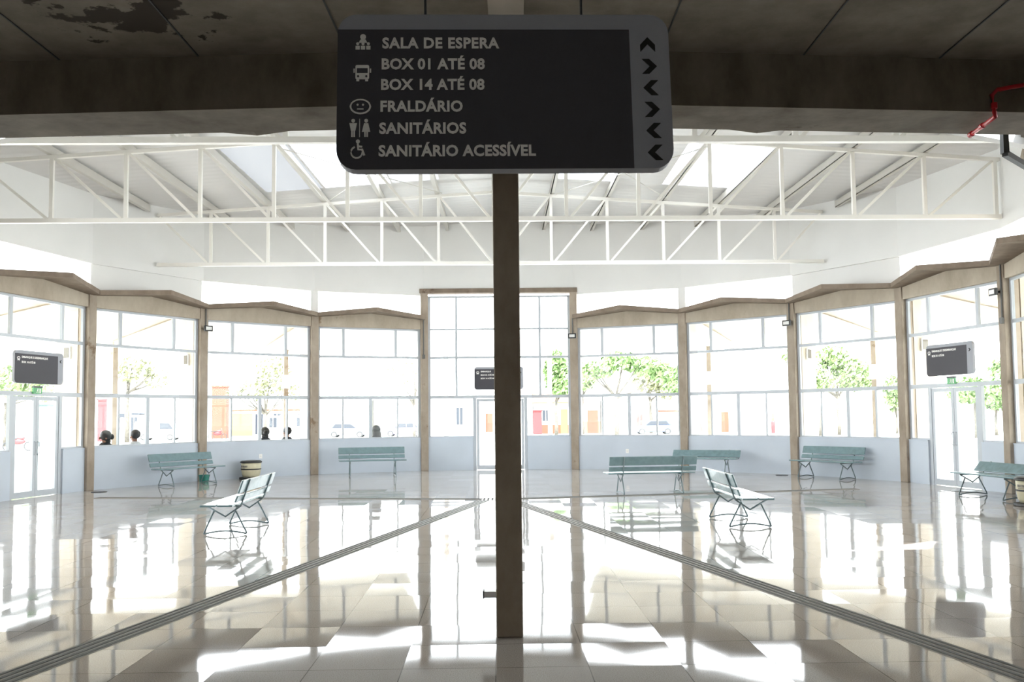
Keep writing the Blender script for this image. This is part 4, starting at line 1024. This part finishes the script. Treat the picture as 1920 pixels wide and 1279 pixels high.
building('shop', 'shop with orange eave and dark glass doors beyond the cream bin window', fx(432, Y), fx(592, Y), Y, fz(510, 768, Y), 'b_white', feats=(
    ft('fascia', 434, 590, 772, 768, 'b_orange', Y), ft('side_panel', 435, 474, 818, 776, 'b_yellow', Y), ft('window', 479, 493, 815, 777, 'b_glass', Y), ft('window', 505, 519, 802, 784, 'b_glass', Y),
    ft('window', 513, 526, 780, 776, 'b_glass', Y), ft('window', 556, 574, 800, 784, 'b_glass', Y), ft('window', 556, 561, 780, 776, 'b_glass', Y), ft('window', 568, 576, 780, 776, 'b_glass', Y), ft('poster', 561, 575, 816, 808, 'b_green', Y)))
building('house', 'white house with pale walls behind the silver car', fx(597, Y), fx(697, Y), Y, fz(640, 752, Y), 'b_white', feats=(ft('cornice', 615, 690, 759, 756, 'b_cream', Y), ft('window', 632, 638, 795, 776, 'b_cream', Y)))
t = building('pylon_sign', 'tall orange pylon sign beyond the cream bin window', fx(397, 98), fx(424, 98), 98, fz(410, 727, 98), 'b_orange', depth=1.0, cat='sign')
building('shop', 'shop with dark doorway behind the people on the left', fx(232, Y), fx(378, Y), Y, fz(300, 760, Y), 'b_white', feats=(
    ft('window', 246, 258, 812, 783, 'b_glass', Y), ft('sign_board', 224, 234, 784, 776, 'b_glass', Y), ft('awning', 247, 273, 779, 775, 'b_glass', Y), ft('window', 262, 286, 803, 778, 'grey_box', Y), ft('poster', 332, 354, 822, 808, 'b_red', Y), ft('window', 336, 340, 802, 788, 'b_glass', Y), ft('window', 345, 350, 802, 788, 'b_glass', Y)))
building('banner_stand', 'red lettered banner beyond the column by the left door', fx(183, 88), fx(199, 88), 88, fz(190, 752, 88), 'b_red', depth=0.2, cat='banner')
building('garden_wall', 'turquoise wall seen through the left glass door', fx(60, 70), fx(128, 70), 70, fz(90, 760, 70), 'b_turq', depth=0.3, cat='wall')
t = thing('totem', 'small orange and brown totem beside the white shop wall', 'totem', (fx(1447, 96), 96, gz(fx(1447, 96), 96)))
MB().lathe([(0.22, 0), (0.22, 1.15), (0.16, 1.3)], 12).build('shaft', 'b_red', t)
MB().lathe([(0.15, 1.3), (0.17, 1.6), (0.10, 2.0), (0.02, 2.35)], 12).build('top', 'b_yellow', t)

def car(x, y, label, paint, van=False, flip=1):
    t = thing('van' if van else 'car', label, 'van' if van else 'car', (x, y, gz(x, y)), 0 if flip > 0 else PI)
    if van: body = [(-2.2, 0.25), (2.2, 0.25), (2.25, 0.85), (1.95, 1.05), (1.35, 1.85), (-2.15, 1.9), (-2.25, 1.0)]
    else: body = [(-2.1, 0.25), (2.1, 0.25), (2.15, 0.75), (1.9, 0.88), (1.1, 0.95), (-1.75, 0.98), (-2.1, 0.9), (-2.15, 0.6)]
    MB().prism(body, -0.85, 0.85).build('body', paint, t, bevel=0.06)
    if not van:
        MB().prism([(-1.75, 0.95), (1.1, 0.93), (0.45, 1.42), (-1.2, 1.46), (-1.6, 1.3)], -0.72, 0.72).build('cabin', paint, t, bevel=0.05)
        MB().prism([(-1.5, 1.0), (-0.35, 1.0), (-0.35, 1.37), (-1.2, 1.38)], -0.735, 0.735).prism([(-0.28, 1.0), (0.9, 0.99), (0.42, 1.36), (-0.28, 1.37)], -0.735, 0.735).build('side_glass', 'b_glass', t)
    else:
        MB().prism([(0.3, 1.1), (1.7, 1.1), (1.25, 1.7), (0.3, 1.72)], -0.86, 0.86).build('side_glass', 'b_glass', t)
    for wx in (-1.3, 1.35):
        for wy in (-0.86, 0.66):
            wl = MB().disc(wx, 0.31, 0.31, wy, wy + 0.2, 18).build('wheel', 'tyre', t)
            MB().disc(wx, 0.31, 0.19, wy - 0.01, wy + 0.21, 14).build('hubcap', 'hub', wl)
    return t
car(fx(652, 95), 95, 'silver car parked outside beyond the window before the entrance', 'car_silver')
car(fx(1224, 95), 95, 'pale blue car parked outside under the spreading tree', 'car_blue', flip=-1)
car(fx(757, 97), 97, 'violet grey car parked beside the thin bare tree', 'car_violet', flip=-1)
car(fx(300, 92), 92, 'white van parked behind the people sitting outside on the left', 'car_white', van=True)
def motorbike(x, y, label):
    t = thing('motorbike', label, 'motorbike', (x, y, gz(x, y)), 0.2)
    for wx in (-0.62, 0.62): MB().tube([(wx + 0.27 * math.cos(a * PI / 8), 0, 0.31 + 0.27 * math.sin(a * PI / 8)) for a in range(16)], 0.045, 6, close=True).build('wheel', 'tyre', t)
    MB().ball((0, 0, 0.62), 0.42, 0.14, 0.2).ball((0.15, 0, 0.82), 0.25, 0.13, 0.13).build('body', 'b_red', t, smooth=True)
    MB().box(-0.7, -0.05, -0.12, 0.12, 0.76, 0.84).build('saddle', 'black', t)
    MB().tube([(0.62, 0, 0.31), (0.42, 0, 1.0), (0.36, -0.3, 1.08)], 0.025, 6).tube([(0.42, 0, 1.0), (0.36, 0.3, 1.08)], 0.025, 6).build('fork', 'steel_dark', t)
motorbike(fx(36, 58), 58, 'red motorbike parked beyond the left glass door')
motorbike(fx(408, 90), 90, 'red motorbike parked at the foot of the orange pylon sign')
